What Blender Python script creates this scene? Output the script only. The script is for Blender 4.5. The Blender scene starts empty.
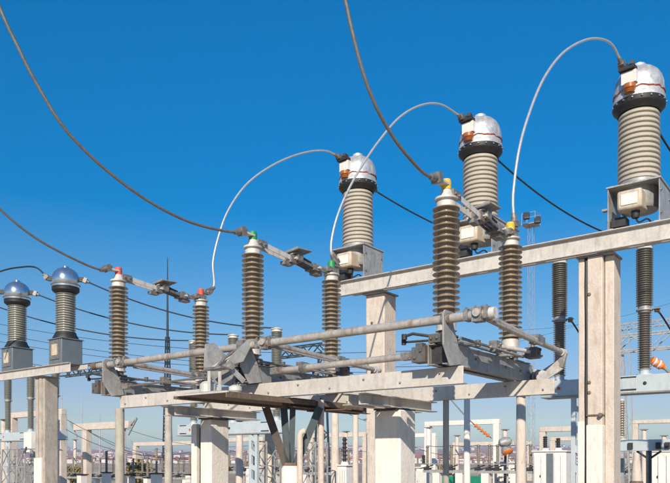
import bpy, math, random
from mathutils import Vector, Matrix
random.seed(7)
S = bpy.context.scene
COL = S.collection
rad = math.radians

# ------------------------------------------------------------------ camera
# World x runs along the rows of phases, y runs away across the bays.
F, CX, HY, CAMZ, YAW = 704.0, 335.0, 460.0, 1.6, rad(37.0)
cam = bpy.data.cameras.new('camera')
cam.sensor_width = 36.0
cam.lens = 36.0 * F / 670.0
cam.shift_y = (HY - 241.5) / 670.0
cam.clip_start, cam.clip_end = 0.1, 20000.0
camo = bpy.data.objects.new('camera', cam)
camo.location = (0, 0, CAMZ)
camo.rotation_euler = (rad(90), 0, YAW)
COL.objects.link(camo)
S.camera = camo

# ------------------------------------------------------------------ light
SUN_EL = rad(27)
sun_dir = Vector((math.cos(rad(-61)), math.sin(rad(-61)), math.tan(SUN_EL))).normalized()
world = bpy.data.worlds.new('World')
S.world = world
world.use_nodes = True
wn = world.node_tree.nodes
sky = wn.new('ShaderNodeTexSky')
sky.sky_type = 'NISHITA'
sky.sun_disc = False
sky.sun_elevation = SUN_EL
sky.sun_rotation = math.atan2(sun_dir.x, sun_dir.y)
sky.altitude = 0
sky.air_density = 1.0
sky.dust_density = 0.2
sky.ozone_density = 3.4
wn['Background'].inputs['Strength'].default_value = 0.12
hs = wn.new('ShaderNodeHueSaturation')            # the deep blue of a polarised autumn sky, paler low down, same all round
wtc = wn.new('ShaderNodeTexCoord'); wsx = wn.new('ShaderNodeSeparateXYZ')
world.node_tree.links.new(wtc.outputs['Generated'], wsx.inputs[0])
for inp, z1, lo, hi in (('Hue', 0.17, 0.545, 0.497), ('Saturation', 0.55, 1.06, 1.76), ('Value', 0.55, 0.62, 1.18)):
    mr = wn.new('ShaderNodeMapRange')
    mr.inputs['From Min'].default_value, mr.inputs['From Max'].default_value = 0.03, z1
    mr.inputs['To Min'].default_value, mr.inputs['To Max'].default_value = lo, hi
    world.node_tree.links.new(wsx.outputs['Z'], mr.inputs['Value'])
    world.node_tree.links.new(mr.outputs['Result'], hs.inputs[inp])
world.node_tree.links.new(sky.outputs[0], hs.inputs['Color'])
world.node_tree.links.new(hs.outputs[0], wn['Background'].inputs['Color'])
sl = bpy.data.lights.new('sun', 'SUN')
sl.energy, sl.angle, sl.color = 5.0, rad(0.53), (1.0, 0.88, 0.72)
so = bpy.data.objects.new('sun', sl)
so.rotation_euler = sun_dir.to_track_quat('Z', 'Y').to_euler()
so.location = (0, -20, 40)
COL.objects.link(so)
S.view_settings.view_transform = 'Standard'
S.view_settings.look = 'None'
S.view_settings.gamma = 1.0
S.view_settings.exposure = 0.12
S.render.resolution_x, S.render.resolution_y = 1024, 738

# ------------------------------------------------------------------ pixel geometry
RT = Vector((math.cos(YAW), math.sin(YAW), 0))
FW = Vector((-math.sin(YAW), math.cos(YAW), 0))
def px(x, y, d):                       # a direction, at depth d metres
    p = RT * ((x - CX) / F * d) + FW * d
    p.z = CAMZ + (HY - y) / F * d
    return p
def ray(x, y): return px(x, y, 1.0) - Vector((0, 0, CAMZ))
def onv(x, y, v): return px(x, y, v / ray(x, y).y)
def onu(x, y, u): return px(x, y, u / ray(x, y).x)
def zat(y, d): return CAMZ + (HY - y) / F * d

# ------------------------------------------------------------------ materials
def material(name, col, rough=0.6, metal=0.0, var=0.18, scale=6.0, streak=None, streak_amt=0.35,
             bump=0.0, bscale=60.0, coat=0.0, spec=0.5, top_tone=None, grain=0.0):
    m = bpy.data.materials.new(name)
    m.use_nodes = True
    nt = m.node_tree
    N, L = nt.nodes, nt.links
    b = N['Principled BSDF']
    b.inputs['Roughness'].default_value = rough
    b.inputs['Metallic'].default_value = metal
    b.inputs['Specular IOR Level'].default_value = spec
    if coat: b.inputs['Coat Weight'].default_value = coat; b.inputs['Coat Roughness'].default_value = 0.12
    tc = N.new('ShaderNodeTexCoord')
    n1 = N.new('ShaderNodeTexNoise')
    n1.inputs['Scale'].default_value = scale
    n1.inputs['Detail'].default_value = 7
    n1.inputs['Roughness'].default_value = 0.65
    L.new(tc.outputs['Object'], n1.inputs['Vector'])
    r = N.new('ShaderNodeValToRGB')
    c = Vector(col)
    lo, hi = c * (1 - var), c * (1 + var)
    r.color_ramp.elements[0].position = 0.3
    r.color_ramp.elements[1].position = 0.7
    r.color_ramp.elements[0].color = (*lo, 1)
    r.color_ramp.elements[1].color = (*[min(0.95, q) for q in hi], 1)
    L.new(n1.outputs['Fac'], r.inputs['Fac'])
    out = r.outputs['Color']
    if streak:
        mp = N.new('ShaderNodeMapping')
        mp.inputs['Scale'].default_value = (9, 9, 2.2)
        L.new(tc.outputs['Object'], mp.inputs['Vector'])
        n2 = N.new('ShaderNodeTexNoise')
        n2.inputs['Scale'].default_value = 1.6
        n2.inputs['Detail'].default_value = 6
        L.new(mp.outputs['Vector'], n2.inputs['Vector'])
        r2 = N.new('ShaderNodeValToRGB')
        r2.color_ramp.elements[0].position = 0.52
        r2.color_ramp.elements[1].position = 0.72
        r2.color_ramp.elements[0].color = (0, 0, 0, 1)
        r2.color_ramp.elements[1].color = (streak_amt,) * 3 + (1,)
        L.new(n2.outputs['Fac'], r2.inputs['Fac'])
        mx = N.new('ShaderNodeMix'); mx.data_type = 'RGBA'
        L.new(r2.outputs['Color'], mx.inputs['Factor'])
        L.new(out, mx.inputs['A'])
        mx.inputs['B'].default_value = (*streak, 1)
        out = mx.outputs['Result']
    if grain:
        n4 = N.new('ShaderNodeTexNoise'); n4.inputs['Scale'].default_value = 34; n4.inputs['Detail'].default_value = 8; n4.inputs['Roughness'].default_value = 0.8
        L.new(tc.outputs['Object'], n4.inputs['Vector'])
        r4 = N.new('ShaderNodeMapRange'); r4.inputs['From Min'].default_value = 0.35; r4.inputs['From Max'].default_value = 0.6
        r4.inputs['To Min'].default_value = 1 - grain; r4.inputs['To Max'].default_value = 1.0
        L.new(n4.outputs['Fac'], r4.inputs['Value'])
        m4 = N.new('ShaderNodeMix'); m4.data_type = 'RGBA'; m4.blend_type = 'MULTIPLY'; m4.inputs['Factor'].default_value = 1
        L.new(out, m4.inputs['A']); L.new(r4.outputs['Result'], m4.inputs['B']); out = m4.outputs['Result']
    if top_tone:                            # second tone blended in on faces that look up
        gm = N.new('ShaderNodeNewGeometry'); sx = N.new('ShaderNodeSeparateXYZ'); L.new(gm.outputs['Normal'], sx.inputs[0])
        r5 = N.new('ShaderNodeMapRange'); r5.inputs['From Min'].default_value = 0.15; r5.inputs['From Max'].default_value = 0.9
        r5.inputs['To Max'].default_value = 0.6
        L.new(sx.outputs['Z'], r5.inputs['Value'])
        m5 = N.new('ShaderNodeMix'); m5.data_type = 'RGBA'
        L.new(r5.outputs['Result'], m5.inputs['Factor']); L.new(out, m5.inputs['A']); m5.inputs['B'].default_value = (*top_tone, 1); out = m5.outputs['Result']
    L.new(out, b.inputs['Base Color'])
    if bump:
        n3 = N.new('ShaderNodeTexNoise')
        n3.inputs['Scale'].default_value = bscale
        n3.inputs['Detail'].default_value = 5
        L.new(tc.outputs['Object'], n3.inputs['Vector'])
        bp = N.new('ShaderNodeBump')
        bp.inputs['Strength'].default_value = bump
        bp.inputs['Distance'].default_value = 0.01
        L.new(n3.outputs['Fac'], bp.inputs['Height'])
        L.new(bp.outputs['Normal'], b.inputs['Normal'])
    rr = N.new('ShaderNodeMapRange')
    rr.inputs['To Min'].default_value = max(0.05, rough - 0.12)
    rr.inputs['To Max'].default_value = min(1, rough + 0.12)
    L.new(n1.outputs['Fac'], rr.inputs['Value'])
    L.new(rr.outputs['Result'], b.inputs['Roughness'])
    return m

RUST = (0.20, 0.085, 0.035)
M = {
 'galv': material('galvanised_steel', (0.43, 0.43, 0.42), 0.48, 0.25, 0.25, 9, RUST, 0.35, 0.12, grain=0.2),
 'galvd': material('weathered_grey_steel', (0.35, 0.355, 0.345), 0.5, 0.2, 0.25, 8, RUST, 0.4, 0.12, grain=0.25),
 'cream': material('cream_painted_steel', (0.61, 0.575, 0.525), 0.5, 0.1, 0.13, 3, (0.27, 0.19, 0.13), 0.35, 0.08, grain=0.18),
 'tube': material('painted_tube', (0.47, 0.44, 0.40), 0.45, 0.2, 0.22, 7, RUST, 0.5, 0.08, grain=0.22),
 'rust': material('rust_and_shade_steel', (0.17, 0.125, 0.09), 0.75, 0.1, 0.4, 14, (0.09, 0.055, 0.035), 0.6, 0.3),  # rust brown, also used as shade colour under the drive platform
 'fitting': material('cast_fitting', (0.26, 0.25, 0.235), 0.48, 0.45, 0.5, 26, RUST, 0.5, 0.3),
 'strutbrown': material('brown_black_steel', (0.065, 0.05, 0.042), 0.6, 0.1, 0.4, 12, RUST, 0.4),
 'darkgrey': material('dark_grey_casting', (0.12, 0.12, 0.115), 0.55, 0.2, 0.35, 16, RUST, 0.4, 0.2),
 'greyconc': material('grey_shaded_concrete', (0.46, 0.41, 0.35), 0.9, 0.0, 0.25, 2.0, (0.25, 0.20, 0.15), 0.5, 0.6, 26, spec=0.2, grain=0.2),  # grey deepened for the shadow lying on the far pillar
 'dark': material('dark_iron', (0.035, 0.035, 0.036), 0.6, 0.1, 0.4, 20),
 'bluedark': material('dark_blue_painted_steel', (0.022, 0.042, 0.055), 0.5, 0.0, 0.35, 12, (0.2, 0.2, 0.18), 0.25),
 'brown': material('brown_porcelain', (0.235, 0.18, 0.115), 0.26, 0.0, 0.22, 5, (0.12, 0.095, 0.065), 0.5, coat=0.5, top_tone=(0.36, 0.31, 0.24)),
 'ivory': material('ivory_porcelain', (0.49, 0.445, 0.365), 0.32, 0.0, 0.06, 3, (0.40, 0.36, 0.29), 0.4, coat=0.3, top_tone=(0.40, 0.365, 0.30), grain=0.12),
 'greyp': material('grey_porcelain', (0.27, 0.27, 0.23), 0.35, 0.0, 0.1, 4, (0.18, 0.17, 0.14), 0.4, coat=0.25),
 'darkp': material('dark_grey_porcelain', (0.17, 0.155, 0.13), 0.35, 0.0, 0.15, 4, coat=0.3),
 'cap': material('white_cap', (0.62, 0.60, 0.56), 0.55, 0.1, 0.12, 12, RUST, 0.35),
 'silver': material('silver_head', (0.66, 0.66, 0.65), 0.42, 0.45, 0.25, 7, (0.33, 0.27, 0.22), 0.45, 0.9, 10.0, grain=0.25),
 'silver2': material('polished_silver_head', (0.62, 0.66, 0.70), 0.2, 0.9, 0.08, 5, (0.30, 0.28, 0.26), 0.3, 0.1, 9.0),
 'white': material('white_paint', (0.74, 0.72, 0.68), 0.5, 0.0, 0.07, 6, (0.45, 0.36, 0.26), 0.35),
 'boxcream': material('cream_terminal_box', (0.55, 0.47, 0.36), 0.55, 0.0, 0.15, 9, (0.3, 0.2, 0.12), 0.5),
 'bluegrey': material('pale_blue_grey_paint', (0.46, 0.53, 0.56), 0.45, 0.0, 0.06, 4, (0.32, 0.34, 0.34), 0.35),
 'ctbox': material('blue_grey_box', (0.15, 0.18, 0.20), 0.45, 0.15, 0.1, 5, (0.2, 0.2, 0.19), 0.4),
 'conc': material('whitewashed_concrete', (0.80, 0.745, 0.68), 0.9, 0.0, 0.06, 3.5, (0.50, 0.40, 0.30), 0.4, 0.6, 26, spec=0.2, grain=0.10),
 'conc2': material('bare_concrete', (0.63, 0.555, 0.48), 0.9, 0.0, 0.10, 4, (0.42, 0.30, 0.20), 0.5, 0.7, 26, spec=0.2, grain=0.15),
 'concg': material('grey_concrete', (0.42, 0.39, 0.34), 0.9, 0.0, 0.2, 5, (0.24, 0.20, 0.16), 0.45, 0.4, 40, spec=0.2),
 'alu': material('weathered_conductor', (0.24, 0.23, 0.215), 0.5, 0.5, 0.25, 30, bump=0.2, bscale=200),
 'aluw': material('bright_conductor', (0.58, 0.58, 0.57), 0.4, 0.5, 0.12, 25, bump=0.15, bscale=200),
 'wire': material('dark_wire', (0.022, 0.026, 0.035), 0.6, 0.2, 0.3, 8),
 'black': material('black_rubber', (0.018, 0.018, 0.018), 0.55, 0.0, 0.4, 20),
 'red': material('red_tape', (0.62, 0.085, 0.045), 0.6, 0.0, 0.3, 25),
 'seam': material('red_and_white_seam', (0.42, 0.10, 0.07), 0.6, 0.1, 0.4, 18, (0.55, 0.5, 0.46), 1.0),
 'green': material('green_tape', (0.02, 0.27, 0.07), 0.5, 0.0, 0.2, 25),
 'yellow': material('yellow_tape', (0.70, 0.45, 0.035), 0.6, 0.0, 0.3, 25),
 'orange': material('orange_plastic', (0.80, 0.22, 0.03), 0.5, 0.0, 0.12, 25),
 'brass': material('orange_brown_bushing', (0.40, 0.13, 0.035), 0.35, 0.1, 0.2, 25, coat=0.3),
 'greenp': material('green_fence_paint', (0.01, 0.22, 0.13), 0.5, 0.0, 0.15, 4),
 'glass': material('lamp_glass', (0.10, 0.11, 0.12), 0.15, 0.0, 0.1, 10),
 'leaf': material('olive_foliage', (0.20, 0.16, 0.06), 0.7, 0.0, 0.45, 2.5),
 'bark': material('bark', (0.10, 0.075, 0.05), 0.9, 0.0, 0.3, 10),
 'wallw': material('house_wall', (0.62, 0.58, 0.53), 0.9, 0.0, 0.15, 0.05),
 'roof': material('house_roof', (0.32, 0.14, 0.09), 0.9, 0.0, 0.2, 0.1),
 'pane': material('window_pane', (0.05, 0.06, 0.08), 0.2, 0.0, 0.2, 0.1),
 'ground': material('dry_gravel_ground', (0.40, 0.325, 0.24), 0.95, 0.0, 0.45, 0.03, bump=0.5, bscale=8, spec=0.2),
 'hill': material('dry_hill', (0.42, 0.26, 0.19), 0.95, 0.0, 0.45, 0.006, spec=0.1),
}

# ------------------------------------------------------------------ mesh builder
class MB:
    def __init__(s): s.v, s.f = [], []
    def add(s, vs, fs):
        o = len(s.v); s.v += [Vector(p) for p in vs]; s.f += [tuple(i + o for i in q) for q in fs]; return s
    def box(s, c, size, rot=None):
        c = Vector(c); h = Vector(size) / 2
        P = [Vector((sx * h.x, sy * h.y, sz * h.z)) for sx in (-1, 1) for sy in (-1, 1) for sz in (-1, 1)]
        if rot: P = [rot @ p for p in P]
        return s.add([c + p for p in P], [(0, 1, 3, 2), (4, 6, 7, 5), (0, 4, 5, 1), (2, 3, 7, 6), (0, 2, 6, 4), (1, 5, 7, 3)])
    def b2(s, a, b):
        a, b = Vector(a), Vector(b); return s.box((a + b) / 2, [abs(q) for q in (b - a)])
    def tube(s, pts, r, seg=10, cap=True):
        pts = [Vector(p) for p in pts]; n = len(pts); rr = r if isinstance(r, (list, tuple)) else [r] * n
        t0 = (pts[1] - pts[0]).normalized()
        up = Vector((0, 0, 1)) if abs(t0.z) < 0.9 else Vector((1, 0, 0))
        nx = t0.cross(up).normalized(); V = []
        for i in range(n):
            t = ((pts[min(i + 1, n - 1)] - pts[i]).normalized() + (pts[i] - pts[max(i - 1, 0)]).normalized())
            t = t.normalized() if t.length > 1e-6 else t0
            nx = (nx - t * nx.dot(t)).normalized(); ny = t.cross(nx)
            V += [pts[i] + (nx * math.cos(2 * math.pi * k / seg) + ny * math.sin(2 * math.pi * k / seg)) * rr[i] for k in range(seg)]
        Fc = [(i * seg + k, i * seg + (k + 1) % seg, (i + 1) * seg + (k + 1) % seg, (i + 1) * seg + k) for i in range(n - 1) for k in range(seg)]
        if cap: Fc += [tuple(range(seg))[::-1], tuple((n - 1) * seg + k for k in range(seg))]
        return s.add(V, Fc)
    def lathe(s, prof, c=(0, 0, 0), seg=28, axis=None):
        c = Vector(c); V, Fc = [], []
        q = Vector((0, 0, 1)).rotation_difference(Vector(axis).normalized()) if axis else None
        for r, z in prof:
            for k in range(seg):
                a = 2 * math.pi * k / seg
                p = Vector((r * math.cos(a), r * math.sin(a), z))
                if q: p = q @ p
                V.append(c + p)
        n = len(prof)
        Fc = [(i * seg + k, i * seg + (k + 1) % seg, (i + 1) * seg + (k + 1) % seg, (i + 1) * seg + k) for i in range(n - 1) for k in range(seg)]
        Fc += [tuple(range(seg))[::-1], tuple((n - 1) * seg + k for k in range(seg))]
        return s.add(V, Fc)
    def prism(s, poly, ex):            # polygon extruded by a vector
        P = [Vector(p) for p in poly]; n = len(P); ex = Vector(ex)
        return s.add(P + [p + ex for p in P], [tuple(range(n))[::-1], tuple(range(n, 2 * n))] + [(i, (i + 1) % n, n + (i + 1) % n, n + i) for i in range(n)])
    def channel(s, a, b, h, w, t, side):   # C section: a..b runs along the bottom of the web, flanges point to side
        a, b, sd = Vector(a), Vector(b), Vector(side).normalized(); z = Vector((0, 0, 1))
        pr = [(0, 0), (w, 0), (w, t), (t, t), (t, h - t), (w, h - t), (w, h), (0, h)]
        return s.prism([a + sd * p + z * q for p, q in pr], b - a)
    def bar(s, a, b, w, h=None, up=(0, 0, 1)):
        a, b = Vector(a), Vector(b); h = h or w; t = (b - a); L = t.length; t.normalize()
        up = Vector(up)
        if abs(t.dot(up)) > 0.95: up = Vector((1, 0, 0))
        x = t.cross(up).normalized(); y = x.cross(t)
        R = Matrix((x, t, y)).transposed()
        return s.box((a + b) / 2, (w, L, h), R)
    def mesh(s, name, mat, origin=(0, 0, 0), ang=38):
        me = bpy.data.meshes.new(name); o = Vector(origin)
        me.from_pydata([tuple(p - o) for p in s.v], [], s.f)
        me.update()
        import bmesh
        bm = bmesh.new(); bm.from_mesh(me); bmesh.ops.recalc_face_normals(bm, faces=bm.faces); bm.to_mesh(me); bm.free()
        me.materials.append(mat)
        me.shade_smooth(); me.set_sharp_from_angle(angle=rad(ang))
        return me

ORG = {}                                # world position of every thing's base
def thing(name, label, cat, loc, group=None):
    o = bpy.data.objects.new(name, None); COL.objects.link(o)
    o.empty_display_size = 0.1
    o.location = loc; o['label'] = label; o['category'] = cat
    if group: o['group'] = group
    ORG[o] = Vector(loc)
    return o
def part(name, mb, mat, parent, label=None, bevel=0.0):
    org = ORG[parent]
    me = mb.mesh(name, M[mat], org)
    o = bpy.data.objects.new(name, me); COL.objects.link(o); o.parent = parent
    ORG[o] = org
    if label: o['label'] = label
    if bevel:
        bv = o.modifiers.new('edge', 'BEVEL'); bv.width = bevel; bv.segments = 2; bv.limit_method = 'ANGLE'
    return o
def single(name, mb, mat, label, cat, loc, group=None, bevel=0.0):
    me = mb.mesh(name, M[mat], loc)
    o = bpy.data.objects.new(name, me); COL.objects.link(o); o.location = loc; ORG[o] = Vector(loc)
    o['label'] = label; o['category'] = cat
    if group: o['group'] = group
    if bevel:
        bv = o.modifiers.new('edge', 'BEVEL'); bv.width = bevel; bv.segments = 2; bv.limit_method = 'ANGLE'
    return o
def setting(name, mb, mat, kind='structure'):
    me = mb.mesh(name, M[mat]); o = bpy.data.objects.new(name, me); COL.objects.link(o); o['kind'] = kind
    return o
CACHE = {}
def shared(key, make, name, mat, pos, parent, rz=0):      # a part whose mesh is shared between alike things
    if key not in CACHE: CACHE[key] = make().mesh(name, M[mat])
    o = bpy.data.objects.new(name, CACHE[key]); COL.objects.link(o); o.parent = parent
    o.location = Vector(pos) - ORG[parent]; o.rotation_euler = (0, 0, rz)
    ORG[o] = Vector(pos)
    return o

def smooth(pts, n=10):                  # Catmull-Rom through the points
    P = [Vector(p) for p in pts]; P = [P[0] * 2 - P[1]] + P + [P[-1] * 2 - P[-2]]; out = []
    for i in range(1, len(P) - 2):
        for k in range(n):
            t = k / n; a, b, c, d = P[i - 1], P[i], P[i + 1], P[i + 2]
            out.append(0.5 * ((2 * b) + (c - a) * t + (2 * a - 5 * b + 4 * c - d) * t * t + (3 * b - a - 3 * c + d) * t ** 3))
    return out + [P[-2]]
def sag(a, b, s, n=24):
    a, b = Vector(a), Vector(b)
    return [a.lerp(b, i / n) - Vector((0, 0, 4 * s * (i / n) * (1 - i / n))) for i in range(n + 1)]

def sheds(h, n, R, r, tip=0.006):       # porcelain with n sheds, profile from z=0 to h
    p = [(r, 0)]; st = h / n
    for i in range(n):
        z = i * st
        p += [(r, z + st * 0.16), (r + 0.3 * (R - r), z + st * 0.21), (R - 0.003, z + st * 0.24), (R, z + st * 0.24 + tip * 0.7),
              (R - 0.004, z + st * 0.24 + 1.6 * tip), (r + 0.4 * (R - r), z + st * 0.52), (r + 0.06 * (R - r), z + st * 0.66), (r, z + st * 0.72)]
    return p + [(r, h)]

# ================================================================== SETTING
g = MB()
g.add([(-3400, -3400, 0), (3400, -3400, 0), (3400, 3400, 0), (-3400, 3400, 0)], [(0, 1, 2, 3)])
setting('ground', g, 'ground')

def hill_h(d, a):
    n = 0.5 + 0.28 * math.sin(a * 7.0 + 0.6) + 0.14 * math.sin(a * 19 + 2) + 0.06 * math.sin(a * 47 + d * 0.002)
    t = min(1, max(0, (d - 400) / 1500)); t = t * t * (3 - 2 * t)
    return t * (18 + 20 * n) * (1 + 0.10 * math.sin(d * 0.006 + a * 11))
hb = MB(); V = []; Fc = []
na, nd = 150, 34
for j in range(nd + 1):
    d = 380 * (2600 / 380) ** (j / nd)
    for i in range(na + 1):
        a = rad(-75 + 150 * i / na)
        p = RT * (math.sin(a) * d) + FW * (math.cos(a) * d)
        V.append((p.x, p.y, hill_h(d, a) - 0.3))
for j in range(nd):
    for i in range(na):
        q = j * (na + 1) + i
        Fc.append((q, q + 1, q + na + 2, q + na + 1))
hb.add(V, Fc)
setting('hills', hb, 'hill')

# ================================================================== NEAR DISCONNECTOR BAY
UC = {'red': -8.135, 'green': -5.62, 'yellow': -3.135}
VL, VR = 5.89, 7.38
ZB0, ZB1 = 2.30, 2.462                  # supporting beams

for nm, v, u0, u1, lab in (('support_beam', VL, -8.02, -2.93, 'cream steel channel beam under the terminal-side insulator row, sunlit face'),
                           ('support_beam', VR, -8.02, -2.62, 'cream steel channel beam under the rear insulator row of the disconnectors')):
    t = thing(nm, lab, 'beam', (u0, v, ZB0), 'beams under the disconnectors')
    mb = MB().channel((u0, v - 0.06, ZB0), (u1, v - 0.06, ZB0), ZB1 - ZB0, 0.09, 0.012, (0, 1, 0))
    part('web', mb, 'cream', t, bevel=0.003)
    mb = MB()
    u = u0 + 0.12
    while u < u1: mb.lathe([(0.011, 0), (0.011, 0.012), (0.005, 0.016)], (u, v - 0.0601, ZB0 + (0.05 if int(u * 7) % 2 else 0.11)), 6, (0, -1, 0)); u += 0.43
    part('bolts', mb, 'fitting', t)

for k, (u, v0, v1, lab) in enumerate(((-7.15, 5.98, 7.50, 'twin channel crosshead on the split whitewashed concrete stanchion'),
                                      (-4.26, 5.98, 7.50, 'twin channel crosshead on the single square whitewashed stanchion'))):
    t = thing('crosshead', lab, 'beam', (u, (v0 + v1) / 2, 2.175), 'crossheads on the stanchions')
    for sd in (-1, 1):
        part('channel', MB().channel((u + sd * 0.06, v0, 2.175), (u + sd * 0.06, v1, 2.175), 0.12, 0.09, 0.010, (sd, 0, 0)), 'cream', t, bevel=0.003)
    part('packing_plate', MB().b2((u - 0.155, 6.58, 2.158), (u + 0.155, 6.98, 2.1735)), 'dark', t)
t = thing('crosshead', 'rusty centre channel crosshead carried by the dark splayed struts', 'beam', (-5.2, 6.7, 2.19), 'crossheads on the stanchions')
for sd in (-1, 1):
    part('channel', MB().channel((-5.2 + sd * 0.05, 5.98, 2.19), (-5.2 + sd * 0.05, 7.5, 2.19), 0.105, 0.07, 0.01, (sd, 0, 0)), 'rust', t, bevel=0.003)
part('batten', MB().b2((-5.32, 6.5, 2.176), (-4.75, 6.62, 2.1885)), 'rust', t)

# stanchions
t = thing('concrete_stanchion', 'split whitewashed concrete stanchion with a dark slot, under the disconnectors', 'post', (-7.2, 6.78, 0))
part('post', MB().b2((-7.31, 6.62, 0), (-7.09, 6.95, 2.157)), 'conc', t, bevel=0.012)
part('post', MB().b2((-7.52, 6.64, 0), (-7.41, 6.95, 2.10)), 'conc', t, bevel=0.008)
part('gap_shade', MB().b2((-7.409, 6.70, 0.2), (-7.311, 6.86, 2.05)), 'black', t)  # black filler colours in the shade of the slot
t = thing('concrete_stanchion', 'thick square single whitewashed concrete stanchion under the disconnectors', 'post', (-4.26, 6.78, 0))
part('post', MB().b2((-4.43, 6.62, 0), (-4.09, 6.95, 2.157)), 'conc', t, bevel=0.014)

# platform for the drive in front of the beam
t = thing('drive_platform', 'flat platform with a shade-brown underside projecting from the beam beneath the green phase', 'platform', (-5.45, 5.9, 2.26))
part('deck_plate', MB().b2((-5.85, 4.95, 2.272), (-5.06, 7.3, 2.284)), 'rust', t)  # brown holds the underside's shade and ground bounce in its colour
part('edge_angle', MB().b2((-5.075, 4.93, 2.225), (-5.055, 7.3, 2.2715)), 'rust', t)
part('edge_angle', MB().b2((-5.86, 4.93, 2.245), (-5.80, 7.3, 2.2715)), 'rust', t)
part('front_lip', MB().b2((-5.862, 4.925, 2.2725), (-5.048, 4.9495, 2.290)), 'cream', t)

# tripod of dark struts on a round stub
ts = px(291, 466, 8.0)
t = thing('strut_post', 'round whitewashed stub post with dark blue splayed struts rising to the beam', 'post', (ts.x, ts.y, 0))
part('stub', MB().lathe([(0.11, 0), (0.11, 1.50), (0.09, 1.535), (0.0001, 1.535)], (ts.x, ts.y, 0), 24), 'conc', t)
foot = Vector((ts.x, ts.y, 1.535))
for xt, xb, yb, w, mt in ((266, 287, 461, 0.085, 'strutbrown'), (320, 295, 458, 0.085, 'bluedark'), (284, 288.5, 460, 0.075, 'bluedark'), (293, 291.5, 461, 0.06, 'bluedark')):
    top = px(xt, 402.5, 8.0); top.z = 2.20
    bt = px(xb, yb, 8.0); bt.z = 1.52
    part('strut', MB().bar(bt, top, w, 0.012, (FW.x, FW.y, 0)).bar(bt + FW * 0.03 - RT * w * 0.5, top + FW * 0.03 - RT * w * 0.5, 0.012, 0.06, (FW.x, FW.y, 0)), mt, t)
part('gusset', MB().box(foot + Vector((0, 0, 0.02)), (0.13, 0.13, 0.03), Matrix.Rotation(YAW, 3, 'Z')), 'rust', t)

for x, yt, d, r, lab in ((300, 428, 7.9, 0.034, 'pale conduit pipe with a bent top beside the dark splayed struts'),):
    p = px(x, yt, d); q = Vector((p.x, p.y, p.z))
    pts = [Vector((p.x, p.y, 0)), Vector((p.x, p.y, p.z - 0.09))] + [Vector((p.x, p.y, p.z - 0.09)) + RT * (0.06 * (1 - math.cos(a))) + Vector((0, 0, 0.06 * math.sin(a))) for a in (0.4, 0.8, 1.2, 1.57)] 
    single('conduit_pipe', MB().tube(pts, r, 14), 'conc2', lab, 'pipe', (p.x, p.y, 0))
p = px(321, 404, 8.1)
single('drive_rod', MB().tube([(p.x, p.y, 0), (p.x, p.y, 2.29)], 0.036, 14), 'conc2', 'straight vertical drive pipe just right of the splayed struts', 'pipe', (p.x, p.y, 0))
single('support_pole', MB().tube([(-8.12, 5.90, 0), (-8.12, 5.90, 2.299)], 0.062, 16), 'concg', 'grey round pole under the red phase end of the frame', 'pole', (-8.12, 5.90, 0))
p = onv(446, 398, VR)
single('support_pole', MB().tube([(p.x, p.y, 0), (p.x, p.y, 2.299)], 0.036, 14), 'concg', 'slim grey round pole under the yellow phase of the frame', 'pole', (p.x, p.y, 0))

# ------------------------------------------------------------------ the three disconnectors
PORC_H = 1.05
def post_insulator(t, u, v, colour, key='post'):
    z = 2.93
    ins = shared(key, lambda: MB().lathe(sheds(PORC_H, 19, 0.129, 0.083), (0, 0, 0), 32), 'insulator', 'brown', (u, v, z), t)
    shared(key + 'b', lambda: MB().lathe([(0.10, -0.012), (0.10, 0.0), (0.088, 0.0), (0.088, 0.02), (0.094, 0.06), (0.094, 0.115), (0.075, 0.116)], (0, 0, 0), 28), 'lower_cap', 'cap', (u, v, z - 0.115), ins)
    shared(key + 't', lambda: MB().lathe([(0.086, -0.02), (0.09, 0.04), (0.075, 0.05), (0.075, 0.062), (0.108, 0.064), (0.108, 0.082), (0.07, 0.084), (0.045, 0.16), (0.03, 0.162)], (0, 0, 0), 28), 'upper_cap', 'cap', (u, v, z + PORC_H - 0.015), ins)
    shared(key + 'c' + colour, lambda: MB().lathe([(0.035, 0), (0.046, 0.002), (0.048, 0.075), (0.04, 0.095), (0.02, 0.098)], (0, 0, 0), 18), 'phase_tape', colour, (u, v, z + PORC_H + 0.147), ins)
    shared(key + 'brg', lambda: MB().lathe([(0.14, 0), (0.14, 0.016), (0.085, 0.018), (0.085, 0.075), (0.115, 0.078), (0.115, 0.092), (0.07, 0.094), (0.07, 0.14)], (0, 0, 0), 24), 'bearing', 'fitting', (u, v, 2.664), t)
    return ins

def bolts(mb, pts, axis, r=0.013, h=0.014):
    for p in pts: mb.lathe([(r, 0), (r, h), (r * 0.4, h + 0.004)], p, 6, axis)
    return mb

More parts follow.
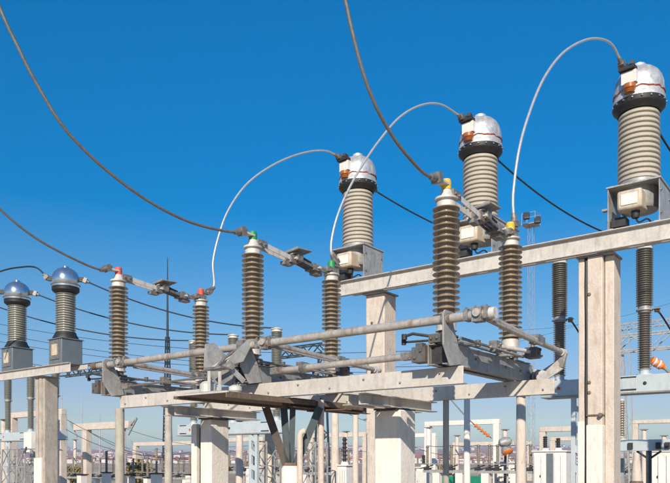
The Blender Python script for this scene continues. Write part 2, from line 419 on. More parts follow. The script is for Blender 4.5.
ORDER = ['red', 'green', 'yellow']
for c in ORDER:
    uc = UC[c]
    t = thing('disconnector', 'two-column disconnector switch with brown insulators and %s tape on its terminals' % c, 'disconnector', (uc, (VL + VR) / 2, ZB1), 'disconnectors on the near frame')
    # base
    for ue, sd in ((uc - 0.07, -1), (uc + 0.15, 1)):
        part('base_channel', MB().channel((ue, 5.66, 2.466), (ue, 7.64, 2.466), 0.196, 0.07, 0.010, (-sd, 0, 0)), 'galvd', t, bevel=0.003)
    for v in (VL, VR):
        part('bearing_plate', MB().b2((uc - 0.17, v - 0.17, 2.6635), (uc + 0.17, v + 0.17, 2.6725)), 'galvd', t)
    for v in (VL, VR): post_insulator(t, uc, v, c)
    part('end_plate', MB().b2((uc - 0.06, 5.72, 2.48), (uc + 0.139, 5.73, 2.64)), 'dark', t)
    # feet clips on the beams and bolts in the base
    mb = MB()
    bolts(mb, [(uc + 0.1501, v, 2.565) for v in (5.72, 5.80, 6.2, 6.9, 7.30, 7.5)], (1, 0, 0))
    part('bolts', mb, 'fitting', t)
    # brackets holding the earthing shaft
    u = uc + 0.152
    part('shaft_bracket', MB().prism([(u, 5.525, 2.89), (u, 5.56, 2.93), (u, 5.64, 2.93), (u, 5.675, 2.89), (u, 5.80, 2.665), (u, 5.86, 2.48), (u, 5.66, 2.445), (u, 5.53, 2.62)], (0.016, 0, 0)), 'galv', t, bevel=0.002)
    for q in (-0.022, 0.038):
        part('shaft_collar', MB().lathe([(0.052, -0.014), (0.052, 0.014), (0.042, 0.016)], (u + q, 5.60, 2.855), 18, (1, 0, 0)), 'fitting', t)
    part('bearing_block', bolts(MB().b2((uc - 0.06, 5.66, 2.67), (uc + 0.06, 5.75, 2.75)), [(uc - 0.03, 5.66, 2.71), (uc + 0.03, 5.66, 2.71)], (0, -1, 0)), 'darkgrey', t)
    # live arms on top
    za = 4.075
    for sd in (-1, 1):
        part('contact_arm', MB().prism([(uc + sd * 0.05, VL + 0.05, za - 0.005), (uc + sd * 0.05, VL + 0.05, za + 0.055), (uc + sd * 0.035, VL + 0.66, za + 0.01), (uc + sd * 0.035, VL + 0.66, za - 0.045)], (sd * 0.010, 0, 0)), 'cap', t)
    part('arm_clamp', bolts(MB().b2((uc - 0.07, VL + 0.02, za - 0.01), (uc + 0.07, VL + 0.17, za + 0.06)), [(uc + 0.07, VL + 0.05, za + 0.02), (uc + 0.07, VL + 0.13, za + 0.02)], (1, 0, 0)), 'fitting', t)
    part('contact_head', MB().b2((uc - 0.065, VL + 0.60, za - 0.07), (uc + 0.065, VL + 0.74, za + 0.02)).b2((uc - 0.04, VL + 0.52, za - 0.11), (uc + 0.03, VL + 0.66, za - 0.071)).b2((uc + 0.02, VL + 0.70, za - 0.04), (uc + 0.10, VL + 0.79, za + 0.05)), 'fitting', t)
    for k in range(4):
        part('contact_finger', MB().bar((uc - 0.066 + 0.044 * k, VL + 0.72, za - 0.005), (uc - 0.066 + 0.044 * k, VL + 1.08, za - 0.045), 0.012, 0.03), 'alu', t)
        part('spring', MB().tube([(uc - 0.066 + 0.044 * k, VL + 0.80, za + 0.025), (uc - 0.066 + 0.044 * k, VL + 0.98, za + 0.0)], 0.012, 8), 'dark', t)
    part('receiver_head', MB().b2((uc - 0.075, VR - 0.46, za - 0.075), (uc + 0.075, VR - 0.30, za + 0.0)).b2((uc - 0.05, VR - 0.40, za - 0.115), (uc + 0.05, VR - 0.26, za - 0.076)).b2((uc - 0.09, VR - 0.36, za), (uc - 0.01, VR - 0.30, za + 0.045)), 'fitting', t)
    part('contact_arm', MB().bar((uc, VR - 0.31, za - 0.035), (uc, VR - 0.02, za + 0.01), 0.055, 0.05), 'fitting', t)
    part('arm_clamp', bolts(MB().b2((uc - 0.065, VR - 0.14, za - 0.02), (uc + 0.065, VR + 0.06, za + 0.045)), [(uc + 0.065, VR - 0.1, za), (uc + 0.065, VR, za)], (1, 0, 0)), 'fitting', t)
    R = Matrix.Rotation(rad(-7), 3, 'Y') @ Matrix.Rotation(rad(4), 3, 'X')
    part('contact_hood', MB().box((uc + 0.05, VL + 0.76, za + 0.085), (0.21, 0.28, 0.012), R).box((uc + 0.05, VL + 0.63, za + 0.078), (0.21, 0.012, 0.03), R), 'galvd', t)
    part('hood_bracket', MB().b2((uc - 0.02, VL + 0.66, za + 0.02), (uc + 0.02, VL + 0.70, za + 0.075)), 'fitting', t)
    # line terminal, incoming side and outgoing side
    part('terminal_pad', MB().b2((uc - 0.045, VL - 0.16, za + 0.085), (uc + 0.045, VL + 0.0, za + 0.105)), 'cap', t)
    part('terminal_pad', MB().b2((uc - 0.04, VR - 0.01, za + 0.085), (uc + 0.04, VR + 0.17, za + 0.105)), 'fitting', t)
    # earthing blade lying open, linkage rods
    ub = uc + 0.48
    bl = part('earthing_blade', MB().tube([(ub, 5.52, 2.862), (ub - 0.02, 6.7, 2.82), (ub - 0.03, 7.86, 2.79)], [0.036, 0.034, 0.028], 14), 'tube', t)
    part('blade_clamp', bolts(MB().b2((ub - 0.055, 5.545, 2.79), (ub + 0.035, 5.64, 2.915)).b2((ub - 0.04, 5.641, 2.82), (ub + 0.04, 5.74, 2.905)), [(ub - 0.03, 5.57, 2.915), (ub + 0.02, 5.60, 2.915), (ub, 5.70, 2.905)], (0, 0, 1)), 'fitting', bl)
    part('blade_sleeve', MB().b2((ub - 0.06, 6.86, 2.775), (ub + 0.04, 6.98, 2.865)).b2((ub - 0.045, 7.02, 2.79), (ub + 0.02, 7.10, 2.86)), 'fitting', bl)
    part('blade_tip', MB().lathe([(0.042, 0), (0.042, 0.10), (0.03, 0.105)], (ub - 0.03, 7.70, 2.793), 14, (0, 1, 0)), 'cap', bl)
    part('blade_tie', MB().tube([(ub + 0.075, 5.72, 2.80), (ub + 0.04, 6.95, 2.77)], 0.012, 8), 'tube', bl)
    part('rest_arm', MB().bar((uc + 0.155, 7.60, 2.55), (uc + 0.27, 7.68, 2.53), 0.07, 0.13).bar((uc + 0.24, 7.665, 2.52), (uc + 0.43, 7.75, 2.66), 0.05, 0.12).bar((uc + 0.415, 7.745, 2.63), (uc + 0.445, 7.755, 2.78), 0.05, 0.11, (1, 0, 0)), 'galvd', t, bevel=0.006)
    part('arm_knuckle', MB().lathe([(0.055, 0), (0.065, 0.02), (0.065, 0.10), (0.03, 0.104)], (uc + 0.235, 7.63, 2.525), 14, (0.55, -0.8, 0)), 'galv', t)
    part('link_rod', MB().tube([(uc + 0.05, VL + 0.12, 2.725), (uc + 0.05, VR - 0.12, 2.725)], 0.016, 10), 'galvd', t)
    part('link_rod', MB().tube([(uc + 0.22, 5.75, 2.70), (uc + 0.20, 7.25, 2.705)], 0.014, 10), 'alu', t)
    part('crank_lever', MB().bar((uc, VL, 2.715), (uc + 0.09, VL + 0.15, 2.715), 0.05, 0.016).bar((uc, VR, 2.715), (uc + 0.09, VR - 0.15, 2.715), 0.05, 0.016).lathe([(0.03, 0), (0.03, 0.05), (0.015, 0.052)], (uc + 0.05, VL + 0.12, 2.69), 10), 'fitting', t)
    part('spring_link', MB().tube([(uc + 0.19, 6.52, 2.735), (uc + 0.34, 7.16, 2.735)], 0.021, 10), 'cap', t)
    part('spring_link', MB().tube([(uc + 0.02, 6.95, 2.70), (uc + 0.36, 7.22, 2.715)], 0.015, 8), 'fitting', t)
    part('spring_link', MB().tube([(uc + 0.26, 6.30, 2.69), (uc + 0.27, 7.05, 2.68)], 0.011, 8), 'galv', t)
    part('pivot_block', bolts(MB().b2((uc + 0.28, 7.10, 2.67), (uc + 0.40, 7.24, 2.78)), [(uc + 0.40, 7.17, 2.72), (uc + 0.40, 7.21, 2.76)], (1, 0, 0)), 'darkgrey', t)
    part('pivot_block', bolts(MB().b2((uc + 0.165, 6.46, 2.665), (uc + 0.25, 6.58, 2.775)), [(uc + 0.25, 6.50, 2.72), (uc + 0.25, 6.55, 2.75)], (1, 0, 0)), 'fitting', t)
    part('pivot_pin', MB().lathe([(0.022, 0), (0.022, 0.09), (0.034, 0.092), (0.034, 0.11), (0.012, 0.112)], (uc + 0.34, 7.16, 2.78), 10), 'fitting', t)
    part('fork_lever', MB().prism([(uc + 0.10, 7.18, 2.70), (uc + 0.16, 7.12, 2.70), (uc + 0.40, 7.30, 2.70), (uc + 0.36, 7.37, 2.70)], (0, 0, 0.016)), 'galvd', t)
    part('guide_arm', MB().bar((uc - 0.12, VL + 0.1, 2.70), (uc + 0.16, VL + 0.34, 2.72), 0.035, 0.02).lathe([(0.028, 0), (0.028, 0.06), (0.012, 0.064)], (uc + 0.16, VL + 0.34, 2.69), 10), 'darkgrey', t)
    for q in (-0.03, 0.03):
        part('flexible_braid', MB().tube(smooth([(uc + q, VL + 0.62, za + 0.022), (uc + q * 1.6, VL + 0.70, za + 0.06), (uc + q * 1.8, VL + 0.82, za + 0.045), (uc + q * 1.2, VL + 0.92, za - 0.005)], 4), 0.011, 6), 'aluw', t)
    part('cross_bolt', MB().lathe([(0.018, -0.11), (0.018, -0.095), (0.009, -0.094), (0.009, 0.094), (0.018, 0.095), (0.018, 0.11)], (uc, VL + 0.66, za - 0.02), 8, (1, 0, 0)), 'cap', t)
    part('cross_bolt', MB().lathe([(0.018, -0.12), (0.018, -0.105), (0.009, -0.104), (0.009, 0.104), (0.018, 0.105), (0.018, 0.12)], (uc, VR - 0.38, za - 0.04), 8, (1, 0, 0)), 'cap', t)
    part('gear_housing', bolts(MB().b2((uc - 0.215, 5.62, 2.50), (uc - 0.072, 5.76, 2.64)).b2((uc - 0.19, 5.65, 2.641), (uc - 0.12, 5.72, 2.68)), [(uc - 0.18, 5.62, 2.54), (uc - 0.12, 5.62, 2.6)], (0, -1, 0)), 'darkgrey', t)
    part('crank_lever', MB().tube([(uc - 0.05, 5.68, 2.735), (uc - 0.20, 5.62, 2.765), (uc - 0.28, 5.60, 2.745)], 0.014, 8).lathe([(0.026, 0), (0.026, 0.05), (0.01, 0.052)], (uc - 0.28, 5.60, 2.715), 10), 'dark', t)
    part('crank_lever', MB().tube([(uc - 0.05, 5.70, 2.70), (uc - 0.31, 5.64, 2.70)], 0.011, 8).lathe([(0.022, 0), (0.022, 0.045), (0.01, 0.047)], (uc - 0.31, 5.64, 2.675), 10), 'dark', t)

# earthing shaft through all three phases
t = thing('earthing_shaft', 'long pale round shaft running past the feet of all three disconnectors', 'shaft', (-5.5, 5.60, 2.855))
part('shaft_tube', MB().tube([(-8.26, 5.60, 2.855), (-2.55, 5.60, 2.855)], 0.041, 18), 'tube', t)
part('shaft_end', MB().lathe([(0.05, 0), (0.05, 0.11), (0.02, 0.112)], (-8.29, 5.60, 2.855), 16, (1, 0, 0)), 'rust', t)
part('shaft_end', MB().lathe([(0.05, 0), (0.05, 0.06), (0.02, 0.062)], (-2.57, 5.60, 2.855), 16, (1, 0, 0)), 'cap', t)
for k, c in enumerate(ORDER):
    ub = UC[c] + 0.48
    for q in (-0.115, 0.075):
        part('shaft_clamp', bolts(MB().b2((ub + q - 0.02, 5.55, 2.81), (ub + q + 0.02, 5.65, 2.91)), [(ub + q, 5.57, 2.909), (ub + q, 5.63, 2.909)], (0, 0, 1)), 'fitting', t)
# interphase rods
for a, b, r, mt, lab in ((UC['red'] + 0.34, UC['green'] - 0.30, 0.013, 'alu', 'thin coupling rod between the red and green disconnector feet'),
                         (UC['green'] + 0.5, UC['yellow'] - 0.30, 0.034, 'tube', 'thick pale coupling tube between the green and yellow disconnector feet')):
    t = thing('coupling_rod', lab, 'rod', ((a + b) / 2, 5.78, 2.58), 'rods coupling the disconnectors')
    part('rod', MB().tube([(a, 5.78, 2.575), (b, 5.70, 2.575)], r, 14), mt, t)
    part('fork', MB().b2((a - 0.10, 5.74, 2.54), (a + 0.06, 5.83, 2.61)), 'fitting', t)
    part('fork', MB().b2((b - 0.06, 5.66, 2.54), (b + 0.10, 5.74, 2.61)), 'fitting', t)
    part('turnbuckle', MB().lathe([(r * 1.1, 0), (r * 1.5, 0.02), (r * 1.5, 0.12), (r * 1.1, 0.14)], (a + 0.3, 5.778, 2.575), 12, (1, -0.04, 0)), 'fitting', t)

# drive mechanism standing on the platform, next to the green phase
du, dv = -5.62, 5.10
t = thing('drive_mechanism', 'drive linkage of grey plates and clamps on the platform at the green phase', 'drive mechanism', (du + 0.15, dv, 2.285))
part('foot_plate', MB().b2((du - 0.12, dv - 0.12, 2.2925), (du + 0.42, dv + 0.32, 2.305)), 'galv', t)
for k, (a, b) in enumerate(((0.10, 0.0), (0.24, 0.02))):
    part('upright', MB().channel((du + a, dv + b, 2.3055), (du + a + 0.04, dv + b, 2.3055), 0.24, 0.05, 0.008, (0, 1, 0)), 'cream', t)
part('cap_bar', MB().b2((du + 0.06, dv - 0.02, 2.546), (du + 0.32, dv + 0.10, 2.57)), 'fitting', t)
part('gear_case', MB().lathe([(0.06, 0), (0.09, 0.02), (0.09, 0.10), (0.06, 0.13), (0.03, 0.14)], (du + 0.0, dv + 0.1, 2.3055), 20), 'cap', t)
part('gear_case', MB().lathe([(0.05, 0), (0.07, 0.02), (0.07, 0.06), (0.03, 0.08)], (du + 0.35, dv + 0.16, 2.3055), 20), 'cap', t)
part('swing_plate', MB().prism([(du - 0.16, dv + 0.20, 2.87), (du - 0.16, dv + 0.34, 2.90), (du - 0.02, dv + 0.56, 2.62), (du - 0.02, dv + 0.50, 2.42), (du - 0.10, dv + 0.30, 2.44), (du - 0.16, dv + 0.18, 2.62)], (0.014, -0.004, 0)), 'galvd', t, bevel=0.002)
part('swing_plate', MB().prism([(du + 0.20, dv + 0.20, 2.68), (du + 0.25, dv + 0.44, 2.91), (du + 0.27, dv + 0.52, 2.91), (du + 0.26, dv + 0.36, 2.66), (du + 0.23, dv + 0.24, 2.62)], (0.014, -0.004, 0)), 'galvd', t, bevel=0.002)
part('lever', MB().bar((du + 0.24, dv + 0.16, 2.60), (du + 0.30, dv + 0.34, 2.44), 0.012, 0.06).lathe([(0.03, 0), (0.03, 0.05), (0.012, 0.052)], (du + 0.25, dv + 0.16, 2.58), 10, (1, 0, 0)), 'galv', t)
part('link_bar', MB().bar((du + 0.02, dv + 0.12, 2.58), (du + 0.14, dv + 0.46, 2.83), 0.035, 0.02).bar((du + 0.10, dv + 0.10, 2.56), (du + 0.22, dv + 0.46, 2.84), 0.035, 0.02), 'cap', t)
part('link_bar', MB().tube([(du + 0.18, dv + 0.05, 2.57), (du + 0.16, dv + 0.2, 2.70), (du + 0.18, dv + 0.42, 2.83)], 0.018, 8), 'fitting', t)
part('clamp', bolts(MB().b2((du + 0.10, dv + 0.42, 2.80), (du + 0.20, dv + 0.56, 2.91)), [(du + 0.15, dv + 0.45, 2.91), (du + 0.15, dv + 0.53, 2.91)], (0, 0, 1)), 'fitting', t)

# ------------------------------------------------------------------ conductors of the near bay
def conductor(name, pts, r, mt, label, group, clampmat='alu', ends=(True, True), clamp_r=None):
    t = thing(name, label, 'cable', pts[0], group)
    part('strand', MB().tube(pts, r, 10), mt, t)
    cr = clamp_r or r * 1.9
    for e, (a, b) in zip(ends, ((pts[0], pts[min(4, len(pts) - 1)]), (pts[-1], pts[-min(5, len(pts))]))):
        if e:
            dv_ = (Vector(b) - Vector(a)).normalized()
            part('clamp', MB().tube([Vector(a) - dv_ * 0.015, Vector(a) + dv_ * 0.09, Vector(a) + dv_ * 0.17], [cr, cr * 1.05, cr * 0.75], 10).box(Vector(a) + dv_ * 0.05, (cr * 2.6, cr * 1.8, cr * 2.6), dv_.to_track_quat('Y', 'Z').to_matrix()), clampmat, t)
    return t
for c, pix in (('red', [(96, 268.5), (60, 252), (30, 234), (0, 209), (-40, 165), (-75, 112)]),
               ('green', [(228, 231.5), (190, 222), (150, 202), (105, 169), (66, 130), (38, 86), (18, 47), (0, 8), (-22, -55)]),
               ('yellow', [(425, 174), (405, 153), (390, 132), (374, 102), (360, 62), (346, 3), (338, -45), (332, -90)])):
    uc = UC[c]
    pts = [Vector((uc, VL - 0.13, 4.195))] + [onu(x, y, uc) for x, y in pix]
    conductor('dropper_cable', smooth(pts, 9), 0.0150, 'alu', 'thick grey dropper cable sweeping up from the %s-taped terminal into the sky' % c, 'droppers onto the disconnectors', ends=(True, False), clamp_r=0.036)

# ================================================================== CURRENT TRANSFORMER ROW (near bay)
VC = 10.87
CTU = [-7.65, -5.145, -2.64]
ZT = 4.93
t = thing('gantry_beam', 'long cream steel channel beam carrying the three ivory current transformers', 'beam', (-5, VC, 4.65), 'beams under the current transformers')
part('channel', MB().channel((-7.97, 10.60, 4.65), (2.2, 10.60, 4.65), 0.28, 0.085, 0.014, (0, -1, 0)), 'cream', t, bevel=0.003)
part('channel', MB().channel((-7.97, 11.14, 4.80), (2.2, 11.14, 4.80), 0.13, 0.085, 0.012, (0, 1, 0)), 'cream', t, bevel=0.003)
mb = MB()
for i in range(9): mb.b2((-7.8 + i * 1.2, 10.601, 4.815), (-7.72 + i * 1.2, 11.139, 4.90))
part('batten', mb, 'galvd', t)

def big_pillar(u, v, wu, wv, ztop, zsplit, label, detailed=True):
    t = thing('concrete_pillar', label, 'pillar', (u, v, 0), 'pillars under the current transformer beams')
    a = u - wu / 2
    part('post', MB().b2((a, v - wv / 2, 0), (a + wu * 0.18, v + wv / 2, ztop)), 'conc2', t, bevel=0.012)
    part('post', MB().b2((a + wu * 0.28, v - wv / 2 - 0.03, 0), (a + wu * 0.72, v + wv / 2, ztop)), 'conc2', t, bevel=0.015)
    part('post', MB().b2((a + wu * 0.74, v - wv / 2 + 0.06, 0), (a + wu, v + wv / 2, ztop)), 'conc2', t, bevel=0.012)
    part('slot', MB().b2((a + wu * 0.181, v - wv / 2 + 0.12, 0.02), (a + wu * 0.279, v + wv / 2 - 0.05, ztop - 0.02)), 'black', t)  # black fill stands in for the shade inside the groove
    part('groove_shadow_cable', MB().tube(smooth([(a + wu * (0.235 + 0.012 * math.sin(k * 2.1)), v - wv / 2 + 0.01, 0.02 + (ztop - 0.06) * k / 9) for k in range(10)], 4), 0.025, 8), 'black', t)  # black tube draws the groove's shadow line, and a cable towards the foot
    part('head_plate', MB().b2((a - 0.02, v - wv / 2 - 0.05, ztop + 0.001), (a + wu + 0.02, v + wv / 2 + 0.02, 4.648 if ztop > 4.5 else ztop + 0.03)), 'galvd', t)
    if zsplit:
        part('collar', MB().b2((a + wu * 0.27, v - wv / 2 - 0.045, zsplit + 0.13), (a + wu * 0.735, v + wv / 2 - 0.1, zsplit + 0.155)).lathe([(0.03, 0), (0.03, 0.06), (0.015, 0.062)], (a + wu * 0.70, v - wv / 2 - 0.05, zsplit + 0.142), 10, (0, -1, 0)), 'rust', t)
        part('plaster_jacket', MB().b2((a + wu * 0.265, v - wv / 2 - 0.06, 0), (a + wu * 0.735, v + wv / 2 - 0.1, zsplit)), 'conc', t, bevel=0.012)
        part('plaster_jacket', MB().b2((a - 0.01, v - wv / 2 - 0.015, 0), (a + wu * 0.185, v + wv / 2 - 0.1, zsplit + 0.06)), 'conc', t, bevel=0.012)
        mb = MB()
        for z in (4.06, 2.75, 2.6): mb.lathe([(0.03, 0), (0.022, 0.012), (0.005, 0.016)], (a + wu * 0.34, v - wv / 2 - 0.031, z), 8, (0, -1, 0))
        part('anchor_stub', mb, 'rust', t)
    return t
big_pillar(-3.20, VC, 0.50, 0.42, 4.62, 2.12, 'tall cream triple concrete pillar with slot, collar and white plaster foot')
t = thing('concrete_pillar', 'tall plain cream concrete pillar under the beam end of the ivory transformers', 'pillar', (-7.08, VC, 0), 'pillars under the current transformer beams')
part('post', MB().b2((-7.33, VC - 0.20, 0), (-6.93, VC + 0.20, 4.62)), 'conc2', t, bevel=0.015)
part('head_plate', MB().b2((-7.36, VC - 0.28, 4.621), (-6.90, VC + 0.24, 4.648)), 'galvd', t)
part('anchor_stub', MB().lathe([(0.03, 0), (0.022, 0.012), (0.005, 0.016)], (-7.2, VC - 0.20, 4.1), 8, (0, -1, 0)), 'rust', t)

def ct_ivory(u, label):
    t = thing('current_transformer', label, 'transformer', (u, VC, ZT), 'ivory current transformers on the long beam')
    z = ZT + 0.002
    w, dpt, h = 0.34, 0.32, 0.60
    for sd in (-1, 1): part('foot_rail', MB().b2((u + sd * (w - 0.06), VC - dpt, z), (u + sd * (w + 0.03), VC + dpt, z + 0.018)), 'galv', t)
    for sd in (-1, 1):
        part('side_plate', MB().prism([(u + sd * w, VC - dpt, z + 0.0185), (u + sd * w, VC + dpt, z + 0.0185), (u + sd * w, VC + dpt, z + h), (u + sd * w, VC - dpt, z + h)], (sd * 0.012, 0, 0)), 'galv', t)
        part('bolts', bolts(MB(), [(u + sd * (w + 0.012), VC + q, z + zz) for q in (-0.26, 0.26) for zz in (0.14, 0.46)], (sd, 0, 0), 0.016, 0.022), 'fitting', t)
    part('top_plate', MB().b2((u - w - 0.03, VC - dpt - 0.02, z + h + 0.0005), (u + w + 0.03, VC + dpt + 0.02, z + h + 0.022)), 'galv', t)
    part('tank_neck', MB().lathe([(0.25, 0.30), (0.27, 0.34), (0.27, h)], (u, VC + 0.03, z), 28), 'galvd', t)
    part('side_lug', MB().b2((u - w - 0.10, VC - dpt + 0.02, z + 0.30), (u - w - 0.0005, VC - dpt + 0.10, z + 0.33)).b2((u + w + 0.0125, VC + dpt - 0.2, z + 0.05), (u + w + 0.10, VC + dpt - 0.06, z + 0.075)), 'galvd', t)
    bx = part('terminal_box', MB().b2((u - 0.20, VC - dpt - 0.10, z + 0.22), (u + 0.14, VC - 0.08, z + 0.50)), 'boxcream', t, bevel=0.035)
    part('cover_plate', MB().b2((u - 0.14, VC - dpt - 0.112, z + 0.28), (u + 0.08, VC - dpt - 0.1005, z + 0.44)), 'white', bx, bevel=0.004)
    part('cable_gland', MB().lathe([(0.05, -0.10), (0.06, -0.06), (0.06, 0.0)], (u + 0.02, VC - dpt + 0.05, z + 0.22), 12), 'dark', bx)
    part('control_cable', MB().tube(smooth([(u + 0.02, VC - dpt + 0.05, z + 0.13), (u + 0.06, VC - 0.24, z + 0.06), (u + 0.16, VC - 0.2, z + 0.10), (u + 0.22, VC - 0.15, z + 0.03)], 5), 0.013, 6), 'black', bx)
    part('dark_block', MB().b2((u - 0.32, VC - 0.26, z + 0.05), (u - 0.12, VC - 0.05, z + 0.18)), 'dark', t)  # plain dark block below the terminal box
    # porcelain: low rounded ribs
    def por():
        H, n = 1.09, 14; pr = [(0.275, 0.0), (0.275, 0.04)]
        for i in range(n):
            f = i / n; R0 = 0.262 - 0.012 * f; zz = 0.05 + (H - 0.08) * i / n; st = (H - 0.08) / n
            pr += [(R0, zz), (R0 + 0.004, zz + st * 0.08), (R0 + 0.030, zz + st * 0.14), (R0 + 0.034, zz + st * 0.22), (R0 + 0.029, zz + st * 0.5), (R0 + 0.018, zz + st * 0.8), (R0 + 0.004, zz + st * 0.95)]
        return MB().lathe(pr + [(0.25, H - 0.03), (0.25, H)], (0, 0, 0), 44)
    shared('ctflange', lambda: MB().lathe([(0.33, 0), (0.33, 0.022), (0.29, 0.026), (0.285, 0.07), (0.26, 0.072)], (0, 0, 0), 36), 'base_flange', 'galvd', (u, VC, z + h + 0.0225), t)
    shared('ctpor', por, 'porcelain', 'ivory', (u, VC, z + h + 0.04), t)
    zr = z + 1.70
    rg = shared('ctring', lambda: MB().lathe([(0.26, 0.0), (0.295, 0.0), (0.32, 0.04), (0.355, 0.07), (0.36, 0.085), (0.36, 0.145), (0.33, 0.15)], (0, 0, 0), 44), 'black_ring', 'black', (u, VC, zr), t)
    def studs():
        m = MB()
        for k in range(18):
            a = 2 * math.pi * (k + 0.5) / 18
            m.lathe([(0.014, 0), (0.014, 0.02), (0.006, 0.024)], (0.357 * math.cos(a), 0.357 * math.sin(a), 0.115), 6, (math.cos(a), math.sin(a), 0))
        return m
    shared('ctstud', studs, 'stud_ring', 'fitting', (u, VC, zr), rg)['kind'] = 'stuff'
    shared('cthead', lambda: MB().lathe([(0.34, 0.145), (0.356, 0.152), (0.356, 0.20), (0.342, 0.22), (0.344, 0.34), (0.338, 0.42), (0.315, 0.50), (0.275, 0.57), (0.215, 0.625), (0.14, 0.66), (0.10, 0.67), (0.095, 0.72), (0.07, 0.735), (0.02, 0.74)], (0, 0, 0), 48), 'head', 'silver', (u, VC, zr), t)
    hd = shared('ctseam', lambda: MB().tube([(0.350 * math.cos(a), 0.350 * math.sin(a), 0.27 + 0.008 * math.sin(a * 9) + 0.006 * math.sin(a * 23)) for a in [2 * math.pi * k / 40 for k in range(41)]], 0.009, 6), 'red_seam', 'seam', (u, VC, zr), t)
    # primary terminal housing on the line side
    def dirbox(lo, hi):
        m = MB(); R = Matrix.Rotation(rad(-6), 3, 'Z')
        c_ = (Vector(lo) + Vector(hi)) / 2; s_ = [abs(q) for q in (Vector(hi) - Vector(lo))]
        return m.box(R @ c_, s_, R)
    shared('cthouse', lambda: dirbox((-0.105, -0.40, 0.31), (0.105, -0.18, 0.48)), 'terminal_housing', 'white', (u, VC, zr), t)
    shared('ctbush', lambda: MB().lathe([(0.075, 0.18), (0.06, 0.195), (0.075, 0.21), (0.06, 0.225), (0.085, 0.245), (0.09, 0.299)], Matrix.Rotation(rad(-6), 3, 'Z') @ Vector((0, -0.36, 0)), 16), 'bushing', 'brass', (u, VC, zr), t)
    shared('ctlug', lambda: MB().box(Matrix.Rotation(rad(-6), 3, 'Z') @ Vector((-0.02, -0.38, 0.52)), (0.22, 0.14, 0.05), Matrix.Rotation(rad(-6), 3, 'Z')).box(Matrix.Rotation(rad(-6), 3, 'Z') @ Vector((-0.06, -0.36, 0.565)), (0.10, 0.10, 0.05), Matrix.Rotation(rad(-6), 3, 'Z')).box(Matrix.Rotation(rad(-6), 3, 'Z') @ Vector((0.05, -0.40, 0.565)), (0.06, 0.12, 0.05), Matrix.Rotation(rad(10), 3, 'Z')), 'line_clamp', 'dark', (u, VC, zr), t)
    shared('ctrear', lambda: MB().b2((-0.06, 0.32, 0.20), (0.06, 0.45, 0.26)).lathe([(0.035, 0), (0.035, 0.10), (0.02, 0.102)], (0.0, 0.40, 0.18), 10), 'rear_terminal', 'dark', (u, VC, zr), t)
    return t
ct_ivory(CTU[0], 'ivory-ribbed current transformer with silver head, above the green-taped rear terminal')
ct_ivory(CTU[1], 'ivory-ribbed current transformer with silver head, middle one of three on the long beam')
ct_ivory(CTU[2], 'ivory-ribbed current transformer with silver head, above the triple concrete pillar')

# bright arched leads, disconnector to transformer
def lead_pts(a, b, pix):
    a, b = Vector(a), Vector(b); n = Vector((-(b - a).y, (b - a).x, 0)).normalized(); o = Vector((0, 0, CAMZ)); out = [a]
    for x, y in pix:
        r = ray(x, y); k = (a - o).dot(n) / r.dot(n); out.append(o + r * k)
    return out + [b]
HT = 1.70 + 0.555 + ZT
offs = Matrix.Rotation(rad(-6), 3, 'Z') @ Vector((-0.08, -0.40, 0))
for i, (c, pix) in enumerate((('red', [(214, 285), (213, 262), (219, 235), (229, 209), (248, 183), (275, 164), (303, 153), (326, 151)]),
                              ('green', [(331, 250), (335, 224), (345, 197), (360, 169), (379, 141), (400, 117), (422, 105), (442, 105)]),
                              ('yellow', [(513, 205), (514, 185), (519, 150), (528, 117), (543, 80), (562, 54), (583, 41), (600, 39), (613, 46)]))):
    a = (UC[c], VR + 0.13, 4.19); b = (CTU[i] + offs.x, VC + offs.y, HT + 0.01)
    conductor('arched_lead', smooth(lead_pts(a, b, pix), 8), 0.0165, 'aluw', 'bright arched lead from the %s-taped rear terminal up to a transformer head' % c, 'arched leads to the current transformers', clampmat='fitting', ends=(True, True), clamp_r=0.034)

